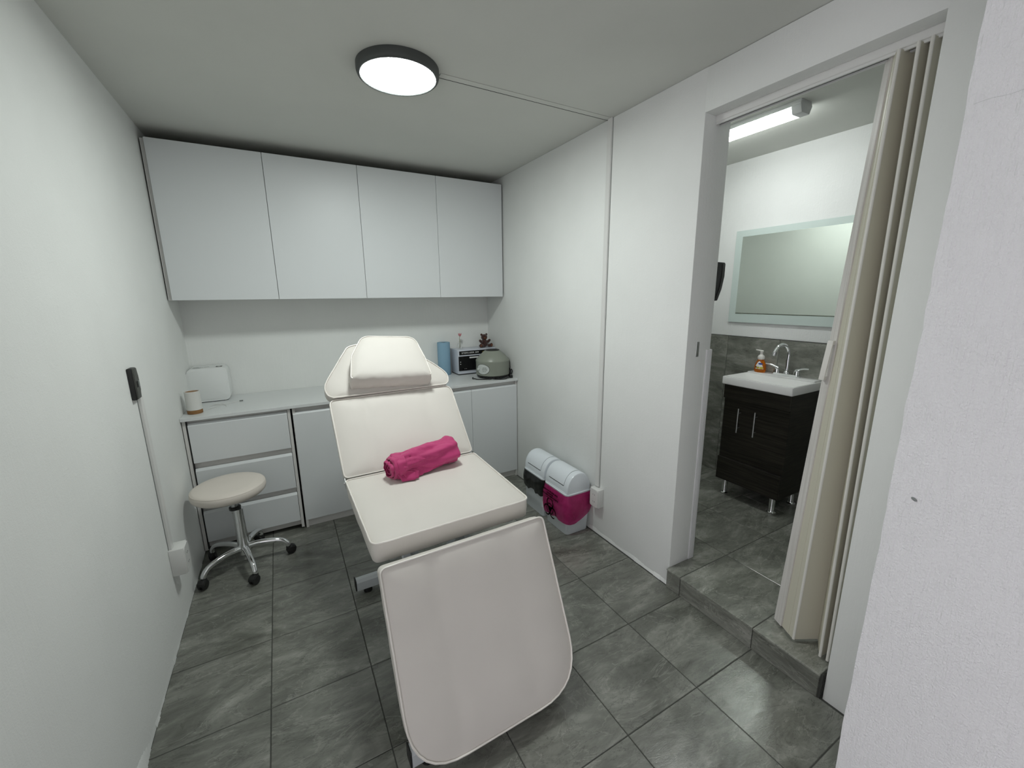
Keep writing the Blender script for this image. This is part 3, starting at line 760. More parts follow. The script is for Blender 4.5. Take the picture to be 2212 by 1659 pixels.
# ------------------------------------------------------------------ pink bundle
bun = thing('fabric_bundle', (0.52, 1.80, 0.70), 'bright magenta cloth rolled into a bundle on the cream chair seat', 'cloth')
A0 = Vector((0.375, 1.770, 0.752)); A1 = Vector((0.690, 1.835, 0.764))
ax = (A1-A0).normalized(); s1 = Vector((0, 0, 1)); s2 = ax.cross(s1).normalized()*-1; s1 = s2.cross(ax)*-1
if s1.z < 0: s1 = -s1
def roll(b, r0, t0, t1, wob, seed, na=56, nl=60, cavity=0.0, a0=0, a1=2*PI, flat=0.86):
    rows = []
    for i in range(nl+1):
        t = t0+(t1-t0)*i/nl; c = A0.lerp(A1, t)-bun.location; row = []
        for j in range(na+1):
            a = a0+(a1-a0)*j/na
            # long folds winding along the roll
            fold = noise.noise(Vector((math.cos(a+t*0.9)*1.6, math.sin(a+t*0.9)*1.6, t*1.4+seed)))
            fold2 = noise.noise(Vector((math.cos(a)*3.2, math.sin(a)*3.2, t*4+seed*2)))
            ridge = abs(noise.noise(Vector((math.cos(a-t*1.5)*2.4, math.sin(a-t*1.5)*2.4, t*2.2+seed+9))))
            e = min(t-t0, t1-t)/(t1-t0); cap = min(1, (e/0.05+0.15)**0.5) if cavity else 1
            sp = 0.10*((a % (2*PI))/(2*PI))
            r = r0*(1+wob*(0.30*fold+0.14*fold2-0.35*(0.18-min(ridge, 0.18)))+sp-0.06)*cap
            pk = math.exp(-((t-0.90)/0.07)**2)*max(0, math.cos(a-1.15))**6*0.016 if cavity else 0
            cr_ = -0.010*math.exp(-(((a-5.35+1.3*(t-0.5)+PI) % (2*PI)-PI)/0.16)**2)*min(1, max(0, t)*6) if cavity else 0
            r = r+pk+cr_
            row.append(b.verts.new(c+s2*r*math.cos(a)+s1*r*math.sin(a)*flat))
        rows.append(row)
    for a_, c_ in zip(rows, rows[1:]):
        for j in range(na): b.faces.new((a_[j], a_[j+1], c_[j+1], c_[j]))
    return rows
b = B(); rows = roll(b, 0.064, 0.02, 1.0, 1.0, 1.3, cavity=1)
for row in (rows[0], rows[-1]): b.faces.new(row[:-1])
bmesh.ops.remove_doubles(b, verts=b.verts, dist=0.0004)
finish(b, 'outer_wrap', M['cloth'], bun, 60)
b = B()
# collar folds at the near left end: two short sleeves of cloth, a bit wider and askew
for (ra, ta, tb, sd) in ((0.068, -0.01, 0.12, 4.0), (0.060, -0.055, 0.06, 5.5), (0.046, -0.095, 0.02, 7.0), (0.030, -0.085, 0.02, 8.3), (0.015, -0.07, 0.02, 9.1)):
    rr_ = roll(b, ra, ta, tb, 0.75, sd, nl=14)
    for k_, w_ in ((0, 0.82), (1, 0.93), (2, 0.98)):
        cc_ = A0.lerp(A1, ta+(tb-ta)*k_/14)-bun.location
        for v_ in rr_[k_]: v_.co = cc_+(v_.co-cc_)*w_+Vector((0.005*noise.noise(v_.co*40+Vector((sd, 0, 0))), 0, 0))
bmesh.ops.remove_doubles(b, verts=b.verts, dist=0.0002)
o = finish(b, 'end_folds', M['cloth'], bun, 60); md = o.modifiers.new('t', 'SOLIDIFY'); md.thickness = 0.0025
# hanging flap at the front
b = B(); nu, nv = 26, 12; g = []
for i in range(nu+1):
    t = 0.06+0.86*i/nu; row = []
    for j in range(nv+1):
        f = j/nv; c = A0.lerp(A1, t)-bun.location
        a = -0.35*PI-0.20*PI*f+PI*0.0
        side_ = Vector((0, -1, 0)); drop = 0.058-0.038*t
        p = c+Vector((0.0, -0.052-0.012*f, -0.008-f*drop*1.0))
        p += Vector((0.004*math.sin(t*40), 0.006*noise.noise(Vector((t*16, f*2, 3)))*(0.4+f), 0.005*noise.noise(Vector((t*9, f, 8)))))
        p.z = max(p.z, 0.7005-bun.location.z+0.002)
        row.append(b.verts.new(p))
    g.append(row)
for a_, c_ in zip(g, g[1:]):
    for j in range(nv): b.faces.new((a_[j], a_[j+1], c_[j+1], c_[j]))
o = finish(b, 'loose_flap', M['cloth'], bun, 60); md = o.modifiers.new('t', 'SOLIDIFY'); md.thickness = 0.002
b = B()
for k, (t, dz, w) in enumerate(((0.10, -0.062, 0.05), (0.17, -0.055, 0.045))):
    c = A0.lerp(A1, t)-bun.location
    p = [c+Vector((-0.035, -0.058, 0.0)), c+Vector((w, -0.062, -0.02)), c+Vector((w*0.9, -0.078, max(dz, -0.05))), c+Vector((-0.012, -0.074, -0.050+0.004*k)), c+Vector((0.0, -0.05, -0.02))]
    vs = [b.verts.new(q) for q in p]
    for tri in ((0, 1, 4), (1, 2, 4), (2, 3, 4), (3, 0, 4)): b.faces.new([vs[i] for i in tri])
bmesh.ops.subdivide_edges(b, edges=b.edges, cuts=2, use_grid_fill=True)
for v in b.verts: v.co += Vector((0, 0.004*noise.noise(v.co*45), 0.003*noise.noise(v.co*60+Vector((4, 0, 0)))))
o = finish(b, 'corner_folds', M['cloth'], bun, 30); md = o.modifiers.new('t', 'SOLIDIFY'); md.thickness = 0.002

# ------------------------------------------------------------------ stool
HX, HY = -0.318, 2.590
st = thing('rolling_stool', (HX, HY, 0), 'round beige vinyl stool on chrome five-star base with black casters, by the drawers', 'stool')
SEATC = (-0.345-HX+0.003, 2.585-HY, 0)
b = B(); add_lathe(b, [(0.0, 0.447), (0.150, 0.447), (0.164, 0.450), (0.173, 0.460), (0.1765, 0.475), (0.175, 0.490), (0.170, 0.499), (0.160, 0.505), (0.12, 0.508), (0.06, 0.509), (0.0, 0.5095)], SEATC, 64, caps=False); bmesh.ops.remove_doubles(b, verts=b.verts, dist=1e-5)
seatp = finish(b, 'seat', M['stoolv'], st, 60)
b = B(); add_tube(b, [(SEATC[0]+0.1715*math.cos(a), SEATC[1]+0.1715*math.sin(a), 0.4965) for a in [2*PI*i/72 for i in range(72)]], 0.0016, 5, True); finish(b, 'seam', M['stoolv'], seatp)
b = B(); add_lathe(b, [(0.07, 0.435), (0.07, 0.447)], SEATC, 24); finish(b, 'seat_plate', M['black'], st)
b = B(); add_lathe(b, [(0.0165, 0.33), (0.0165, 0.436)], (SEATC[0]*0.6, 0, 0), 20); finish(b, 'piston', M['steel'], st)
b = B(); add_lathe(b, [(0.020, 0.350), (0.0285, 0.352), (0.0285, 0.366), (0.018, 0.368)], (SEATC[0]*0.5, 0, 0), 24); finish(b, 'collar', M['black'], st)
b = B(); add_lathe(b, [(0.030, 0.075), (0.031, 0.10), (0.0285, 0.13), (0.0275, 0.352)], (0, 0, 0), 32); finish(b, 'column', M['chrome'], st)
angs = [214, 285, 357, 71, 141]
for k, adeg in enumerate(angs):
    a = math.radians(adeg); d = Vector((math.cos(a), math.sin(a), 0)); Lr = 0.225
    pts = smooth_path([d*0.015+Vector((0, 0, 0.112)), d*0.07+Vector((0, 0, 0.118)), d*0.14+Vector((0, 0, 0.112)), d*0.19+Vector((0, 0, 0.098)), d*0.215+Vector((0, 0, 0.072)), d*0.218+Vector((0, 0, 0.052))], 6)
    b = B(); add_tube(b, pts, lambda t: 0.0165-0.004*t, 12); finish(b, 'leg', M['chrome'], st, 60)
    c = thing('caster', (0, 0, 0), None, None); c.parent = st; c.location = d*0.218
    a2 = a+(0.6, -0.9, 0.3, 1.4, -0.5)[k]; c.rotation_euler = (0, 0, a2)
    for s in (-1, 1):
        b = B(); add_lathe(b, [(0.0, 0.0), (0.018, 0.0), (0.024, 0.003), (0.025, 0.007), (0.025, 0.010), (0.022, 0.014), (0.0, 0.016)] if s > 0 else [(0.0, 0.0), (0.018, 0.0), (0.024, -0.003), (0.025, -0.007), (0.025, -0.010), (0.022, -0.014), (0.0, -0.016)], (0.012, s*0.003, 0.0253), 24, 'y', caps=False); bmesh.ops.remove_doubles(b, verts=b.verts, dist=1e-5); finish(b, 'wheel', M['black'], c)
    b = B(); add_lathe(b, [(0.012, 0.030), (0.014, 0.050), (0.0125, 0.056)], (0, 0, 0), 16)
    add_prism(b, [(-0.012, 0.030), (0.0, 0.050), (0.020, 0.0545), (0.036, 0.044), (0.0395, 0.030), (0.036, 0.030), (0.030, 0.042), (0.012, 0.048), (0.002, 0.040), (-0.006, 0.028)], -0.016, 0.016, 'y', 0.001); finish(b, 'hood', M['black'], c)

# ------------------------------------------------------------------ bins
def swing_bin(y0, y1, label, kind):
    xa, xb = 1.432, XR-0.006; yc = (y0+y1)/2; hx, hy = (xb-xa)/2, (y1-y0)/2; xc = (xa+xb)/2
    t = thing('swing_bin', (xc, yc, 0), label, 'bin', 'swing-lid bins along the right wall')
    def ring(b, w, d, z, r=0.022): return [b.verts.new((p[0], p[1], z)) for p in rrect(2*w, 2*d, r, 4)]
    def loft(rs, b):
        for a_, c_ in zip(rs, rs[1:]):
            for i in range(len(a_)): b.faces.new((a_[i], a_[(i+1) % len(a_)], c_[(i+1) % len(a_)], c_[i]))
    b = B(); rs = [ring(b, hx-0.012, hy-0.014, 0.0), ring(b, hx-0.010, hy-0.012, 0.004), ring(b, hx-0.008, hy-0.010, 0.068), ring(b, hx-0.0065, hy-0.0085, 0.070), ring(b, hx-0.003, hy-0.004, 0.272)]
    loft(rs, b); b.faces.new(rs[0]); finish(b, 'body', M['binwhite'], t, 40)
    b = B(); rs = [ring(b, hx, hy, 0.270, 0.026), ring(b, hx+0.002, hy+0.001, 0.274, 0.026), ring(b, hx+0.002, hy+0.001, 0.282, 0.026), ring(b, hx-0.002, hy-0.003, 0.2835, 0.026), ring(b, hx-0.003, hy-0.004, 0.290, 0.026)]
    loft(rs, b); b.faces.new(rs[0]); b.faces.new(rs[-1]); finish(b, 'rim', M['binwhite'], t, 40)
    # dome: arc about an axis along y, ends slightly inset and rounded
    b = B(); na = 24; H = 0.122; rows = []
    secs = [(-hy+0.004, 0.90), (-hy+0.007, 0.965), (-hy+0.014, 0.995), (-hy+0.03, 1.0), (hy-0.03, 1.0), (hy-0.014, 0.995), (hy-0.007, 0.965), (hy-0.004, 0.90)]
    def dome(a, y, k=1.0, lift=0.0):
        ca, sa = math.cos(a), math.sin(a); e = 0.93
        x = math.copysign(abs(ca)**e, ca)*(hx-0.005)*min(1, 0.5+0.5*k)*k**0.3; z = 0.289+abs(sa)**e*H*k
        n = Vector((ca*1.0, 0, sa)).normalized()
        return Vector((x, y, z))+n*lift
    for y, k in secs: rows.append([b.verts.new(dome(PI*i/na, y, k)) for i in range(na+1)])
    for a_, c_ in zip(rows, rows[1:]):
        for i in range(na): b.faces.new((a_[i], a_[i+1], c_[i+1], c_[i]))
    b.faces.new(rows[0]); b.faces.new(rows[-1]); finish(b, 'lid', M['binwhite'], t, 35)
    # swing flap: raised panel on the room side and top
    b = B(); rows = []; A_ = [PI*(0.42+0.475*i/16) for i in range(17)]
    for y in (-hy*0.62, -hy*0.2, hy*0.2, hy*0.62): rows.append([b.verts.new(dome(a, y, 1.0, 0.0015)) for a in A_])
    low = [[b.verts.new(dome(a, y, 1.0, -0.002)) for a in A_] for y in (-hy*0.62, -hy*0.2, hy*0.2, hy*0.62)]
    for R_ in (rows, low):
        for a_, c_ in zip(R_, R_[1:]):
            for i in range(16): b.faces.new((a_[i], a_[i+1], c_[i+1], c_[i]))
    for k in (0, -1):
        for i in range(16): b.faces.new((rows[k][i], rows[k][i+1], low[k][i+1], low[k][i]))
    for k in range(3):
        for i in (0, -1): b.faces.new((rows[k][i], rows[k+1][i], low[k+1][i], low[k][i]))
    flap = finish(b, 'swing_flap', M['binwhite'], t, 35)
    b = B(); add_tube(b, [dome(PI*0.900, y, 1.0, 0.0006) for y in (-hy*0.62, -hy*0.2, hy*0.2, hy*0.62)], 0.0022, 6); finish(b, 'flap_gap', M['dark'], flap)
    b = B(); add_tube(b, [dome(a, -hy*0.635, 1.0, 0.0002) for a in A_], 0.0008, 5); finish(b, 'flap_line', M['printgrey'], flap)
    # liner bag hanging out below the rim
    b = B(); poly = resample(rrect(2*hx, 2*hy, 0.026, 5), 0.008); N = len(poly); K = 14; rows = []
    for k in range(K+1):
        f = k/K; row = []
        for i, (x, y) in enumerate(poly):
            a = math.atan2(y, x)
            if kind == 'pink': depth = 0.178+0.008*math.sin(a*3+0.6)+0.004*math.sin(a*9)+0.012*max(0, -x/hx)-(0.045*max(0, x/hx) if y < -hy*0.8 else 0)
            else: depth = 0.110+0.008*math.sin(a*5+1)+0.03*max(0, noise.noise(Vector((x*30, y*30, 2))))
            out = 0.004+0.012*math.sin(f*PI)*(1 if kind == 'pink' else 0.6)+0.005*f
            out += (0.0035 if kind == 'pink' else 0.006)*noise.noise(Vector((x*34, y*34, f*3+(1 if kind == 'pink' else 5))))*min(1, 4*f)
            l_ = max(abs(x)/hx, abs(y)/hy); nx, ny = (x/hx)**3, (y/hy)**3; q = math.hypot(nx, ny) or 1
            if x > hx*0.9: out = min(out, 0.002)
            if (kind == 'pink' and y > hy*0.9) or (kind == 'black' and y < -hy*0.9): out = min(out, 0.004)
            row.append(b.verts.new((min(x+nx/q*out, hx+0.0045), y+ny/q*out, 0.274-depth*f)))
        rows.append(row)
    for a_, c_ in zip(rows, rows[1:]):
        for i in range(N): b.faces.new((a_[i], a_[(i+1) % N], c_[(i+1) % N], c_[i]))
    bag = finish(b, 'liner_bag', M['pinkbag' if kind == 'pink' else 'blackbag'], t, 60)
    bag['label'] = 'translucent pink biohazard bag with black symbol' if kind == 'pink' else 'thin black plastic liner bag'
    return t, bag, xc, yc, hx, hy
t, bag, xc, yc, hx, hy = swing_bin(1.885, 2.140, 'white swing-lid bin with pink biohazard bag, nearer the camera beside the socket box', 'pink')
# print on the bag (room side, facing -x)
b = B()
def arc2(b, cy, cz, r, w, a0, a1, n=26, taper=True):
    V_ = []
    for i in range(n+1):
        t_ = i/n; a = a0+(a1-a0)*t_; ww = w*(math.sin(PI*min(1, max(0.0, t_)))**0.3 if taper else 1)
        for rr_ in (r-ww/2, r+ww/2): V_.append(b.verts.new((-hx-0.0262, cy+rr_*math.cos(a), cz+rr_*math.sin(a))))
    for i in range(n): b.faces.new((V_[2*i], V_[2*i+1], V_[2*i+3], V_[2*i+2]))
BCY, BCZ = 0.018, 0.136
for k in range(3):
    a = math.radians(90+120*k); cy_, cz_ = BCY+0.038*math.cos(a), BCZ+0.038*math.sin(a)
    arc2(b, cy_, cz_, 0.033, 0.0125, a+math.radians(20), a+math.radians(340), taper=True)
    arc2(b, BCY, BCZ, 0.035, 0.007, a-math.radians(38), a+math.radians(38), 14, False)
arc2(b, BCY, BCZ, 0.0135, 0.008, 0, 2*PI, 24, False)
o = finish(b, 'biohazard_symbol', M['print'], bag, 0)
T = t.location
for s_, z_, sz, sx_ in (('RESIDUOS PELIGROSOS', 0.249, 0.0165, 0.98), ('PUNZANTES', 0.234, 0.013, 0.95), ('BIOLOGICO INFECCIOSOS', 0.2165, 0.0165, 0.92), ('P E L I G R O', 0.202, 0.012, 1.15)):
    o = text_obj('lettering', s_, sz, M['print'], (T.x-hx-0.0262, T.y+0.02, z_), (0, -1, 0), (0, 0, 1), None, sx_, 0.0007)
    rel(o, bag)
swing_bin(2.150, 2.405, 'white swing-lid bin with black liner bag, farther one beside the base cabinet', 'black')

# ------------------------------------------------------------------ things on the worktop, left
ZW = ZK+0.0004
t = thing('white_device', (-0.441, 3.270, ZW), 'white rounded-corner plastic device standing on the worktop in the left corner', 'device', rz=0.0)
b = B(); add_prism(b, rrect(0.214, 0.215, 0.030, 6, 0.003, 0.112), -0.066, 0.085, 'y', 0.007); body = finish(b, 'casing', M['boxwhite'], t, 40)
b = B(); add_prism(b, rrect(0.196, 0.188, 0.024, 6, 0.002, 0.112), -0.068, -0.065, 'y', 0.001); finish(b, 'front_panel', M['boxwhite'], t, 40)
b = B(); add_box(b, -0.075, 0.075, -0.06, 0.065, 0.0, 0.006); finish(b, 'rubber_base', M['black'], t)
b = B(); add_box(b, 0.048, 0.082, -0.030, 0.010, 0.2196, 0.2203); pl = finish(b, 'logo_patch', M['switch'], t)
b = B(); add_box(b, 0.058, 0.072, -0.018, -0.004, 0.2203, 0.2207); finish(b, 'logo_mark', M['printwhite'], pl)
for (xa, xb, yy) in ((-0.075, -0.03, -0.03), (-0.07, -0.02, -0.012), (-0.015, 0.012, -0.004), (-0.075, -0.045, 0.004)):
    b = B(); add_box(b, xa, xb, yy, yy+0.006, 0.2196, 0.2200); finish(b, 'print_line', M['printgrey'], t)
t = thing('cup', (-0.487, 2.935, ZW), 'white cylindrical cup with brown wooden base, at the left end of the worktop', 'cup')
b = B(); add_lathe(b, [(0.036, 0.022), (0.0375, 0.023), (0.0375, 0.130), (0.0355, 0.1315), (0.0340, 0.130), (0.0335, 0.112)], (0, 0, 0), 40, caps=False); finish(b, 'wall', M['offwhite'], t, 40)
b = B(); add_lathe(b, [(0.0355, 0.0), (0.0372, 0.001), (0.0378, 0.003), (0.0378, 0.022), (0.036, 0.0225)], (0, 0, 0), 40); finish(b, 'wooden_base', M['cork'], t, 40)
b = B(); add_lathe(b, [(0.0337, 0.1245), (0.0337, 0.1275)], (0, 0, 0), 40); finish(b, 'wooden_insert', M['cork'], t, 40)
t = thing('charging_cable', (-0.38, 3.05, ZW), 'thin white charging cable lying on the worktop between cup and device', 'cable')
b = B(); z_ = 0.002
add_tube(b, smooth_path([(-0.05, -0.06, z_), (-0.02, -0.02, z_), (0.02, 0.03, z_), (0.0, 0.06, z_), (-0.035, 0.055, z_), (-0.01, 0.03, z_+0.003), (0.05, 0.045, z_), (0.10, 0.075, z_)], 6), 0.0014, 6)
add_tube(b, smooth_path([(-0.035, 0.055, z_), (0.0, 0.04, z_+0.004), (0.028, 0.0, z_), (0.036, -0.03, z_)], 6), 0.0013, 6)
add_tube(b, smooth_path([(-0.055, 0.02, z_), (-0.03, 0.035, z_+0.004), (0.0, 0.02, z_)], 6), 0.0012, 6); finish(b, 'lead', M['pvc'], t, 60)
b = B(); add_box(b, 0.098, 0.118, 0.073, 0.083, 0.0, 0.006, 0.001, 1); finish(b, 'usb_plug', M['printgrey'], t)

# ------------------------------------------------------------------ things on the worktop, right
t = thing('paper_roll', (1.184, 3.300, ZW), 'roll of blue paper towel standing upright left of the sterilizer', 'paper roll')
b = B(); add_lathe(b, [(0.018, 0.001), (0.052, 0.0), (0.053, 0.002), (0.053, 0.272), (0.0515, 0.2745), (0.021, 0.275), (0.020, 0.273), (0.020, 0.2)], (0, 0, 0), 48, caps=False); finish(b, 'paper', M['bluepaper'], t, 50)
b = B(); add_lathe(b, [(0.0200, 0.002), (0.0200, 0.2735), (0.0188, 0.2735), (0.0188, 0.002)], (0, 0, 0), 32, caps=False); finish(b, 'cardboard_core', M['printgrey'], t, 50)
SX0, SX1, SY, SZ = 1.268, 1.622, 3.195, 0.212
t = thing('sterilizer', (SX0, SY, ZW), 'small white dry-heat sterilizer oven with black front, in the right corner', 'sterilizer')
w = SX1-SX0; zb = 0.008
b = B(); add_box(b, 0, w, 0.0, 0.160, zb, SZ, 0.003, 2); finish(b, 'casing', M['steribody'], t)
for (fx, fy) in ((0.02, 0.02), (w-0.02, 0.02), (0.02, 0.14), (w-0.02, 0.14)):
    b = B(); add_lathe(b, [(0.010, 0.0), (0.010, zb)], (fx, fy, 0), 14); finish(b, 'foot', M['black'], t)
b = B(); add_box(b, 0.002, w-0.002, 0.004, 0.155, 0.001, zb+0.001); finish(b, 'base_plate', M['black'], t)
b = B(); add_box(b, 0.012, w-0.022, -0.0015, 0.002, SZ-0.044, SZ-0.011); pn = finish(b, 'display_strip', M['blackgloss'], t)
b = B(); add_box(b, 0.004, w-0.004, -0.008, 0.001, zb+0.028, SZ-0.054, 0.002, 1); dr = finish(b, 'door', M['blackgloss'], t)
b = B(); add_box(b, 0.10, w-0.10, -0.016, -0.007, SZ-0.074, SZ-0.062, 0.002, 1); finish(b, 'door_handle', M['printwhite'], dr)
for (kx, kz) in ((0.018, 0.112), (0.018, 0.094), (0.055, 0.052), (0.068, 0.052)):
    b = B(); add_lathe(b, [(0.0032, 0.0), (0.0032, 0.004), (0.002, 0.005)] if kz > 0.06 else [(0.0018, 0.0), (0.0018, 0.003)], (kx, -0.0125, kz), 12, 'y'); finish(b, 'screw', M['printwhite'], dr)
text_obj('lettering', 'STERILIZER 209', 0.0185, M['printwhite'], (SX0+0.112, SY-0.0019, ZW+SZ-0.0335), (1, 0, 0), (0, 0, 1), pn, 1.28); 
for (kx, mm) in ((0.225, 'yellow'), (0.248, 'orange_led'), (0.274, 'printwhite')):
    b = B(); add_box(b, kx, kx+0.012, -0.0022, -0.0012, SZ-0.029, SZ-0.025); finish(b, 'indicator', M[mm], pn)
# vase
t = thing('flower_vase', (1.325, 3.285, ZW+SZ), 'small clear glass bottle vase with a pink flower on the sterilizer', 'vase')
b = B(); add_lathe(b, [(0.0, 0.0), (0.017, 0.0), (0.0185, 0.003), (0.0185, 0.034), (0.016, 0.042), (0.008, 0.050), (0.007, 0.062), (0.009, 0.066), (0.0072, 0.066), (0.0058, 0.062), (0.0065, 0.051), (0.014, 0.041), (0.0165, 0.034), (0.0165, 0.006), (0.0, 0.004)], (0, 0, 0), 28, caps=False); finish(b, 'glass_bottle', M['glass'], t, 50)
fl = thing('flower', (1.325, 3.285, ZW+SZ), 'single small pink flower on a pale stem standing in the glass vase', 'flower')
b = B(); add_tube(b, smooth_path([(-0.003, 0.002, 0.008), (0.0, 0, 0.045), (-0.002, 0, 0.085), (0.003, 0, 0.110)], 4), 0.0022, 6); finish(b, 'stem', M['stem'], fl)
b = B(); add_tube(b, smooth_path([(0.004, 0.002, 0.010), (0.002, 0, 0.045), (0.006, 0, 0.078)], 4), 0.0016, 6); finish(b, 'stem', M['stem'], fl)
for k in range(6):
    a = k*PI/3+0.3; d = Vector((math.cos(a), math.sin(a)*0.8, 0)); b = B()
    pts = smooth_path([Vector((0.003, 0, 0.106)), Vector((0.003, 0, 0.117))+d*0.007, Vector((0.003, 0, 0.128+0.004*(k % 2)))+d*0.015], 4)
    add_tube(b, pts, lambda t_: 0.0022+0.0042*math.sin(PI*min(1, t_*1.1+0.03)), 6); finish(b, 'petal', M['petal'], fl, 60)
# teddy bear
tb = thing('teddy_bear', (1.548, 3.270, ZW+SZ), 'small dark brown teddy bear sitting on top of the sterilizer', 'toy')
b = B()
S = 1.0
add_blob(b, (0, 0, 0.036), (0.030, 0.025, 0.036), 20, 14)
add_blob(b, (0, -0.002, 0.088), (0.029, 0.025, 0.026), 20, 14)
for s in (-1, 1):
    add_blob(b, (s*0.024, 0.002, 0.110), (0.0105, 0.006, 0.0105), 12, 8)
    add_blob(b, (s*0.036, -0.012, 0.052), (0.013, 0.011, 0.020), 12, 8, Matrix.Rotation(s*0.9, 3, 'Y'))
    add_blob(b, (s*0.046, -0.014, 0.060), (0.010, 0.010, 0.011), 12, 8)
    add_blob(b, (s*0.038, -0.026, 0.016), (0.020, 0.024, 0.015), 14, 10, Matrix.Rotation(-s*0.6, 3, 'Z'))
    add_blob(b, (s*0.050, -0.040, 0.020), (0.014, 0.010, 0.018), 12, 8)
body = finish(b, 'body', M['fur'], tb, 80)
md = body.modifiers.new('r', 'REMESH'); md.mode = 'VOXEL'; md.voxel_size = 0.0026; md.use_smooth_shade = True
b = B(); add_blob(b, (0, -0.024, 0.082), (0.013, 0.010, 0.010), 14, 10); mz = finish(b, 'muzzle', M['muzzle'], tb, 80)
b = B(); add_blob(b, (0, -0.0335, 0.086), (0.004, 0.003, 0.003), 10, 8); finish(b, 'nose', M['black'], mz, 80)
for s in (-1, 1):
    b = B(); add_blob(b, (s*0.010, -0.0245, 0.094), 0.0028, 10, 8); finish(b, 'eye', M['blackgloss'], tb, 80)
    b = B(); add_blob(b, (s*0.0505, -0.0495, 0.020), (0.009, 0.002, 0.011), 10, 8); finish(b, 'foot_pad', M['muzzle'], tb, 80)
# centrifuge
CX_, CY_ = 1.492, 3.000
t = thing('centrifuge', (CX_, CY_, ZW), 'grey-green dome-topped benchtop centrifuge in front of the sterilizer', 'centrifuge')
b = B(); add_lathe(b, [(0.125, 0.022), (0.134, 0.026), (0.1365, 0.034), (0.1365, 0.128), (0.1375, 0.132), (0.1375, 0.137)], (0, 0, 0), 64); finish(b, 'body', M['greygreen'], t, 40)
b = B(); add_lathe(b, [(0.1378, 0.1375), (0.136, 0.146), (0.100, 0.184), (0.068, 0.213), (0.060, 0.219), (0.058, 0.219)], (0, 0, 0), 64); ld = finish(b, 'lid', M['greygreen'], t, 40)
b = B(); add_lathe(b, [(0.056, 0.218), (0.0575, 0.222), (0.055, 0.2245), (0.046, 0.2245), (0.042, 0.2205)], (0, 0, 0), 48); finish(b, 'lid_window', M['black'], ld, 30)
b = B(); add_lathe(b, [(0.11, 0.014), (0.128, 0.014), (0.132, 0.018), (0.128, 0.0225)], (0, 0, 0), 48); finish(b, 'base_ring', M['black'], t, 40)
for k in range(4):
    a = math.radians(-95+90*k); b = B(); add_lathe(b, [(0.012, 0.0), (0.014, 0.003), (0.012, 0.015)], (0.100*math.cos(a), 0.100*math.sin(a), 0), 16); finish(b, 'rubber_foot', M['black'], t)
# oval label wrapped on the left front
def on_cyl(ang, z, r): return Vector((r*math.cos(ang), r*math.sin(ang), z))
lc = math.radians(207)
b = B(); N = 40; rings = []
for f, rr_ in ((1.0, 0.1372), (0.96, 0.1376), (0.5, 0.1376)):
    rings.append([b.verts.new(on_cyl(lc+f*0.46*math.cos(2*PI*i/N), 0.080+f*0.042*math.sin(2*PI*i/N), rr_)) for i in range(N)])
for a_, c_ in zip(rings, rings[1:]):
    for i in range(N): b.faces.new((a_[i], a_[(i+1) % N], c_[(i+1) % N], c_[i]))
cv = b.verts.new(on_cyl(lc, 0.080, 0.1377))
for i in range(N): b.faces.new((rings[-1][i], rings[-1][(i+1) % N], cv))
lb = finish(b, 'oval_label', M['label'], t, 60)
b = B(); add_tube(b, [on_cyl(lc+0.455*math.cos(2*PI*i/N), 0.080+0.0415*math.sin(2*PI*i/N), 0.1380) for i in range(N)], 0.0012, 5, True); finish(b, 'label_border', M['black'], lb)
for r0_, (za, segs) in enumerate(((0.094, ((0.02, 0.12), (0.15, 0.26))), (0.084, ((0.0, 0.10), (0.13, 0.30))), (0.074, ((0.0, 0.07), (0.10, 0.16), (0.20, 0.30))), (0.064, ((0.02, 0.12), (0.15, 0.24))))):
    b = B()
    for (u0, u1) in segs: add_tube(b, [on_cyl(lc+u0+(u1-u0)*q/4, za, 0.1379) for q in range(5)], 0.0016, 4)
    finish(b, 'print_line', M['printgrey'], lb)
b = B(); add_lathe(b, [(0.011, 0.0), (0.011, 0.012), (0.008, 0.014)], (0, 0, 0), 20, 'x')
kn = finish(b, 'speed_knob', M['label'], t, 40); a = math.radians(190); kn.location = on_cyl(a, 0.078, 0.136); kn.rotation_euler = (0, 0, a)
t2 = t
b = B(); pts = []
for i in range(26):
    a = math.radians(172+i*7.0); r = 0.150+0.012*math.sin(i*0.5)+(0.03*math.exp(-((i-2)/3)**2)); pts.append((min(r*math.cos(a), 0.128), max(r*math.sin(a), -0.160), 0.0045+(0.004 if i % 7 == 3 else 0)))
add_tube(b, smooth_path(pts, 3), 0.0038, 8)
lp = smooth_path([(0.125, -0.02, 0.008), (0.130, -0.012, 0.045), (0.129, -0.03, 0.075), (0.131, -0.055, 0.055), (0.130, -0.075, 0.020), (0.131, -0.095, 0.045), (0.128, -0.085, 0.062), (0.131, -0.06, 0.03), (0.127, -0.05, 0.006)], 6); add_tube(b, lp, 0.0034, 8); pc = finish(b, 'power_cord', M['black'], t2, 60)
b = B(); add_box(b, 0.088, 0.112, -0.140, -0.124, 0.0, 0.022, 0.003, 2); finish(b, 'plug', M['black'], pc)
t = thing('power_adapter', (1.595, 3.150, ZW), 'small white plastic adapter on the worktop behind the centrifuge', 'adapter')
b = B(); add_box(b, -0.02, 0.02, -0.02, 0.02, 0, 0.04, 0.004, 2); finish(b, 'casing', M['pvc'], t)
b = B(); add_box(b, -0.008, 0.008, -0.0215, -0.0195, 0.012, 0.024); finish(b, 'port', M['dark'], t)

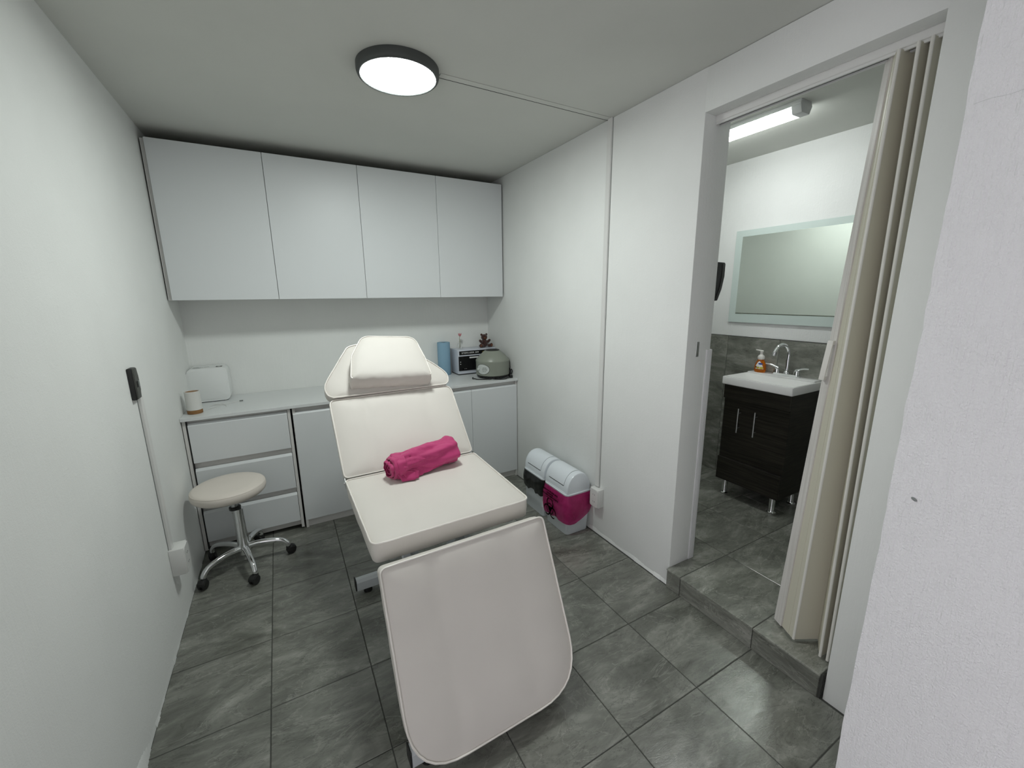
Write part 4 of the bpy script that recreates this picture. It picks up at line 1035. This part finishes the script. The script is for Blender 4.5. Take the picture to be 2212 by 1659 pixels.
# ------------------------------------------------------------------ bathroom: vanity
VX, VY0, VY1 = 2.602, 1.266, 1.690
vx1 = XB-0.0085
t = thing('vanity_cabinet', ((VX+vx1)/2, (VY0+VY1)/2, ST), 'small dark brown wooden bathroom vanity with two doors, a drawer and chrome legs', 'vanity')
V0 = t.location
b = B(); add_box(b, VX+0.018, vx1, VY0, VY1, 0.215, 0.896, 0.001, 1); rel(finish(b, 'body', M['espresso']), t)
b = B(); add_box(b, VX, VX+0.018, VY0, VY1, 0.802, 0.896, 0.001, 1); rel(finish(b, 'top_panel', M['espresso']), t)
def vhandle(par, p0, p1, m=M['steel']):
    p0, p1 = Vector(p0), Vector(p1); b = B(); add_tube(b, [p0, p1], 0.005, 12)
    for f in (0.18, 0.80):
        q = p0.lerp(p1, f); add_tube(b, [q, q+Vector((0.030, 0, 0))], 0.0035, 8)
    h = rel(finish(b, 'handle', m, smooth=60), t); h.parent = par; h.matrix_parent_inverse = Matrix.Translation(-V0); return h
ym = 1.487
for (a, c, hy_) in ((ym+0.0012, VY1-0.001, 1.557), (VY0+0.001, ym-0.0012, 1.447)):
    b = B(); add_box(b, VX, VX+0.018, a, c, 0.381, 0.799, 0.001, 1); d_ = rel(finish(b, 'door', M['espresso']), t)
    vhandle(d_, (VX-0.030, hy_, 0.590), (VX-0.030, hy_, 0.755))
    d_.parent = t
b = B(); add_box(b, VX, VX+0.018, VY0+0.001, VY1-0.001, 0.217, 0.378, 0.001, 1); d_ = rel(finish(b, 'drawer', M['espresso']), t)
vhandle(d_, (VX-0.030, 1.580, 0.277), (VX-0.030, 1.425, 0.277))
for (fx, fy) in ((VX+0.048, VY0+0.05), (VX+0.048, VY1-0.045), (vx1-0.05, VY0+0.05), (vx1-0.05, VY1-0.045)):
    b = B(); add_lathe(b, [(0.026, ST+0.0005), (0.027, ST+0.004), (0.021, ST+0.008), (0.0185, ST+0.016), (0.0185, 0.216)], (fx, fy, 0), 28); rel(finish(b, 'leg', M['chrome'], smooth=40), t)
# basin
t = thing('sink_basin', ((VX+vx1)/2, (VY0+VY1)/2, 0.897), 'white rectangular ceramic sink basin on top of the dark vanity', 'sink')
x0, x1, y0, y1 = VX-0.014, vx1, VY0-0.014, VY1+0.012; z0, z1 = 0.897, 0.950; deck = x1-0.095
b = B()
def ringz(pts): return [b.verts.new(p) for p in pts]
def rp(xa, xb, ya, yb, z, r, n=4): return [(p[0], p[1], z) for p in rrect(xb-xa, yb-ya, r, n, (xa+xb)/2, (ya+yb)/2)]
R_ = [ringz(rp(x0+0.004, x1, y0+0.004, y1-0.004, z0, 0.004)), ringz(rp(x0, x1, y0, y1, z0+0.004, 0.006)), ringz(rp(x0, x1, y0, y1, z1-0.004, 0.006)), ringz(rp(x0+0.003, x1, y0+0.003, y1-0.003, z1, 0.006)),
      ringz(rp(x0+0.012, deck, y0+0.014, y1-0.014, z1, 0.02)), ringz(rp(x0+0.022, deck-0.006, y0+0.024, y1-0.024, z1-0.008, 0.03)), ringz(rp(x0+0.05, deck-0.02, y0+0.07, y1-0.07, z1-0.038, 0.05)), ringz(rp(x0+0.08, deck-0.05, y0+0.13, y1-0.13, z1-0.044, 0.04))]
for a_, c_ in zip(R_, R_[1:]):
    for i in range(len(a_)): b.faces.new((a_[i], a_[(i+1) % len(a_)], c_[(i+1) % len(a_)], c_[i]))
b.faces.new(R_[0]); b.faces.new(R_[-1]); rel(finish(b, 'bowl', M['ceramic'], smooth=40), t)
b = B(); add_box(b, deck+0.012, x1, y0+0.012, y1-0.012, z1-0.001, z1+0.010, 0.004, 2); rel(finish(b, 'tap_deck', M['ceramic'], smooth=40), t)
b = B(); add_lathe(b, [(0.020, z1-0.0435), (0.018, z1-0.041), (0.004, z1-0.0415)], ((x0+deck)/2+0.01, (y0+y1)/2, 0), 24); rel(finish(b, 'drain', M['chrome'], smooth=40), t)
# faucet
FX, FY, FZ = deck+0.050, 1.452, z1+0.0104
t = thing('faucet', (FX, FY, FZ), 'chrome gooseneck faucet with two lever handles on the white sink', 'faucet')
b = B(); add_prism(b, rrect(0.050, 0.170, 0.018, 5), 0.0, 0.016, 'z', 0.003); finish(b, 'base_plate', M['chrome'], t, 40)
b = B(); add_lathe(b, [(0.018, 0.016), (0.019, 0.022), (0.015, 0.030), (0.0125, 0.032)], (0, 0, 0), 24)
pts = smooth_path([(0, 0, 0.03), (0, 0, 0.10), (0, 0, 0.150), (-0.012, 0.006, 0.187), (-0.040, 0.018, 0.205), (-0.070, 0.030, 0.196), (-0.090, 0.038, 0.165), (-0.095, 0.040, 0.150)], 7)
add_tube(b, pts, 0.0115, 16); finish(b, 'spout', M['chrome'], t, 60)
b = B(); add_tube(b, [(-0.0935, 0.0395, 0.158), (-0.0975, 0.041, 0.136)], 0.0138, 16); finish(b, 'aerator', M['steel'], t, 60)
for s in (-1, 1):
    b = B(); add_lathe(b, [(0.020, 0.014), (0.019, 0.022), (0.0165, 0.042), (0.015, 0.046)], (0, s*0.062, 0), 24)
    add_tube(b, smooth_path([(0, s*0.055, 0.044), (0, s*0.075, 0.052), (-0.004, s*0.100, 0.062), (-0.008, s*0.135, 0.066)], 5), lambda t_: 0.0085-0.0035*t_, 10); finish(b, 'lever_handle', M['chrome'], t, 60)
b = B(); add_tube(b, [(0.018, 0.010, 0.016), (0.018, 0.010, 0.120)], 0.0018, 6); add_blob(b, (0.018, 0.010, 0.122), 0.004, 8, 6); finish(b, 'pop_up_rod', M['chrome'], t, 60)
# soap bottle
t = thing('soap_dispenser', (deck+0.045, 1.624, z1+0.0104), 'orange liquid soap pump bottle on the left rear corner of the sink', 'soap bottle')
SS = 1.0
b = B(); add_lathe(b, [(0.0, 0.0), (0.033, 0.0), (0.037, 0.004), (0.038, 0.02), (0.036, 0.045), (0.029, 0.068), (0.020, 0.084), (0.0165, 0.090), (0.0, 0.090)], (0, 0, 0), 40, caps=False, sx=0.72, sy=1.0); bmesh.ops.remove_doubles(b, verts=b.verts, dist=1e-5); finish(b, 'bottle', M['soap'], t, 60)
b = B(); add_lathe(b, [(0.018, 0.088), (0.0215, 0.094), (0.022, 0.104), (0.019, 0.114), (0.012, 0.120), (0.0085, 0.122), (0.0085, 0.138), (0.011, 0.141), (0.011, 0.147), (0.004, 0.149)], (0, 0, 0), 32)
finish(b, 'pump', M['pump'], t, 40)
b = B(); add_tube(b, smooth_path([(0, -0.012, 0.146), (-0.004, 0.012, 0.149), (-0.008, 0.036, 0.152)], 4), lambda t_: 0.006-0.0025*t_, 8); finish(b, 'nozzle', M['pump'], t, 60)
def soap_pt(s, z, dr=0.0006):
    prof_ = [(0.0, 0.033), (0.004, 0.037), (0.02, 0.038), (0.045, 0.036), (0.068, 0.029), (0.084, 0.020)]
    r = 0.033
    for (za, ra), (zb_, rb) in zip(prof_, prof_[1:]):
        if za <= z <= zb_: r = ra+(rb-ra)*(z-za)/(zb_-za)
    a = PI+0.25-s  # facing -x and a bit towards -y
    return Vector(((r*0.72+dr)*math.cos(a), (r+dr)*math.sin(a), z))
def soap_patch(name, poly, m, par, dr):
    b = B(); P_ = resample([(p[0]*0.036, p[1]) for p in poly], 0.003); n_ = len(P_); cx_ = sum(p[0] for p in P_)/n_; cz_ = sum(p[1] for p in P_)/n_; rr = []
    for f in (1.0, 0.66, 0.33): rr.append([b.verts.new(soap_pt((cx_+(x-cx_)*f)/0.036, cz_+(z-cz_)*f, dr)) for x, z in P_])
    for a_, c_ in zip(rr, rr[1:]):
        for i in range(n_): b.faces.new((a_[i], a_[(i+1) % n_], c_[(i+1) % n_], c_[i]))
    cv = b.verts.new(soap_pt(cx_/0.036, cz_, dr))
    for i in range(n_): b.faces.new((rr[-1][i], rr[-1][(i+1) % n_], cv))
    return finish(b, name, m, par, 60)
lbl = soap_patch('sticker', [(-0.75, 0.024), (0.75, 0.024), (0.72, 0.05), (0.45, 0.072), (0.1, 0.078), (-0.2, 0.068), (-0.55, 0.046)], M['printwhite'], t, 0.0006)
soap_patch('blue_emblem', [(-0.15+0.45*math.cos(a), 0.0+0.060+0.006*math.sin(a)) for a in [2*PI*i/16 for i in range(16)]], M['blueink'], lbl, 0.0014)
soap_patch('citrus_picture', [(-0.35+0.33*math.cos(a), 0.032+0.008*math.sin(a)) for a in [2*PI*i/14 for i in range(14)]], M['yellow'], lbl, 0.0014)
soap_patch('citrus_picture', [(0.25+0.26*math.cos(a), 0.033+0.007*math.sin(a)) for a in [2*PI*i/14 for i in range(14)]], M['yellow'], lbl, 0.0016)
soap_patch('fruit_picture', [(0.62+0.15*math.cos(a), 0.036+0.007*math.sin(a)) for a in [2*PI*i/12 for i in range(12)]], M['brownink'], lbl, 0.0018)
# mirror
t = thing('wall_mirror', (XB-0.008, 1.50, 1.285), 'rectangular frameless mirror with frosted border above the sink', 'mirror')
my0, my1, mz0, mz1 = 1.02, 1.924, 1.290, 1.928
b = B(); add_box(b, XB-0.014, XB-0.008, my0, my1, mz0, mz1, 0.0008, 1)
pl = rel(finish(b, 'frosted_border', M['frost']), t); pl['label'] = 'pale green frosted glass border'
b = B(); add_box(b, XB-0.0146, XB-0.0141, my0+0.055, my1-0.050, mz0+0.062, mz1-0.042); rel(finish(b, 'mirror_glass', M['mirror'], smooth=0), t)
for (yy, zz_) in ((1.2, 1.35), (1.8, 1.35), (1.2, 1.86), (1.8, 1.86)):
    b = B(); add_box(b, XB-0.0085, XB, yy-0.02, yy+0.02, zz_-0.02, zz_+0.02); rel(finish(b, 'mounting_clip', M['steel']), t)
# dispenser on the partition, bathroom side
t = thing('paper_towel_dispenser', (XP, 1.44, 1.46), 'black curved wall dispenser seen edge-on past the doorway jamb', 'dispenser')
b = B(); pr = [(XP+0.0005, 1.462), (XP+0.060, 1.464), (XP+0.086, 1.520), (XP+0.096, 1.580), (XP+0.099, 1.635), (XP+0.092, 1.643), (XP+0.0005, 1.645)]
add_prism(b, pr, 1.290, 1.500, 'y', 0.004); rel(finish(b, 'housing', M['black'], smooth=40), t)
b = B(); add_tube(b, smooth_path([(XP+0.045, 1.2885, 1.475), (XP+0.068, 1.2885, 1.53), (XP+0.076, 1.2885, 1.59), (XP+0.076, 1.2885, 1.635)], 5), 0.0016, 6); rel(finish(b, 'cover_seam', M['switch']), t)
# batten lamp
t = thing('batten_lamp', (2.315, 1.55, ZC-0.06), 'long slim lit batten lamp on the bathroom ceiling', 'lamp')
BYA, BYB = 1.232, 1.900; pf = [(-0.052, ZC-0.020), (-0.034, ZC-0.058), (0.034, ZC-0.058), (0.052, ZC-0.020), (0.040, ZC-0.0005), (-0.040, ZC-0.0005)]
pb = [(x*0.97+2.315, z) for x, z in pf]
b = B(); add_prism(b, [(2.315-0.052, ZC-0.026), (2.315+0.052, ZC-0.026), (2.315+0.044, ZC-0.0005), (2.315-0.044, ZC-0.0005)], BYA+0.002, BYB-0.002, 'y'); rel(finish(b, 'housing', M['battencap']), t)
b = B(); add_prism(b, [(2.315-0.049, ZC-0.0262), (2.315-0.034, ZC-0.056), (2.315+0.034, ZC-0.056), (2.315+0.049, ZC-0.0262)], BYA+0.045, BYB-0.045, 'y'); rel(finish(b, 'diffuser', M['battenface']), t)
for (a, c) in ((BYA, BYA+0.045), (BYB-0.045, BYB)):
    b = B(); s = -1 if a == BYA else 1
    add_prism(b, [(x+2.315, z) for x, z in pf], a, c, 'y', 0.002)
    rel(finish(b, 'end_cap', M['battencap']), t)
bpy.context.view_layer.update()
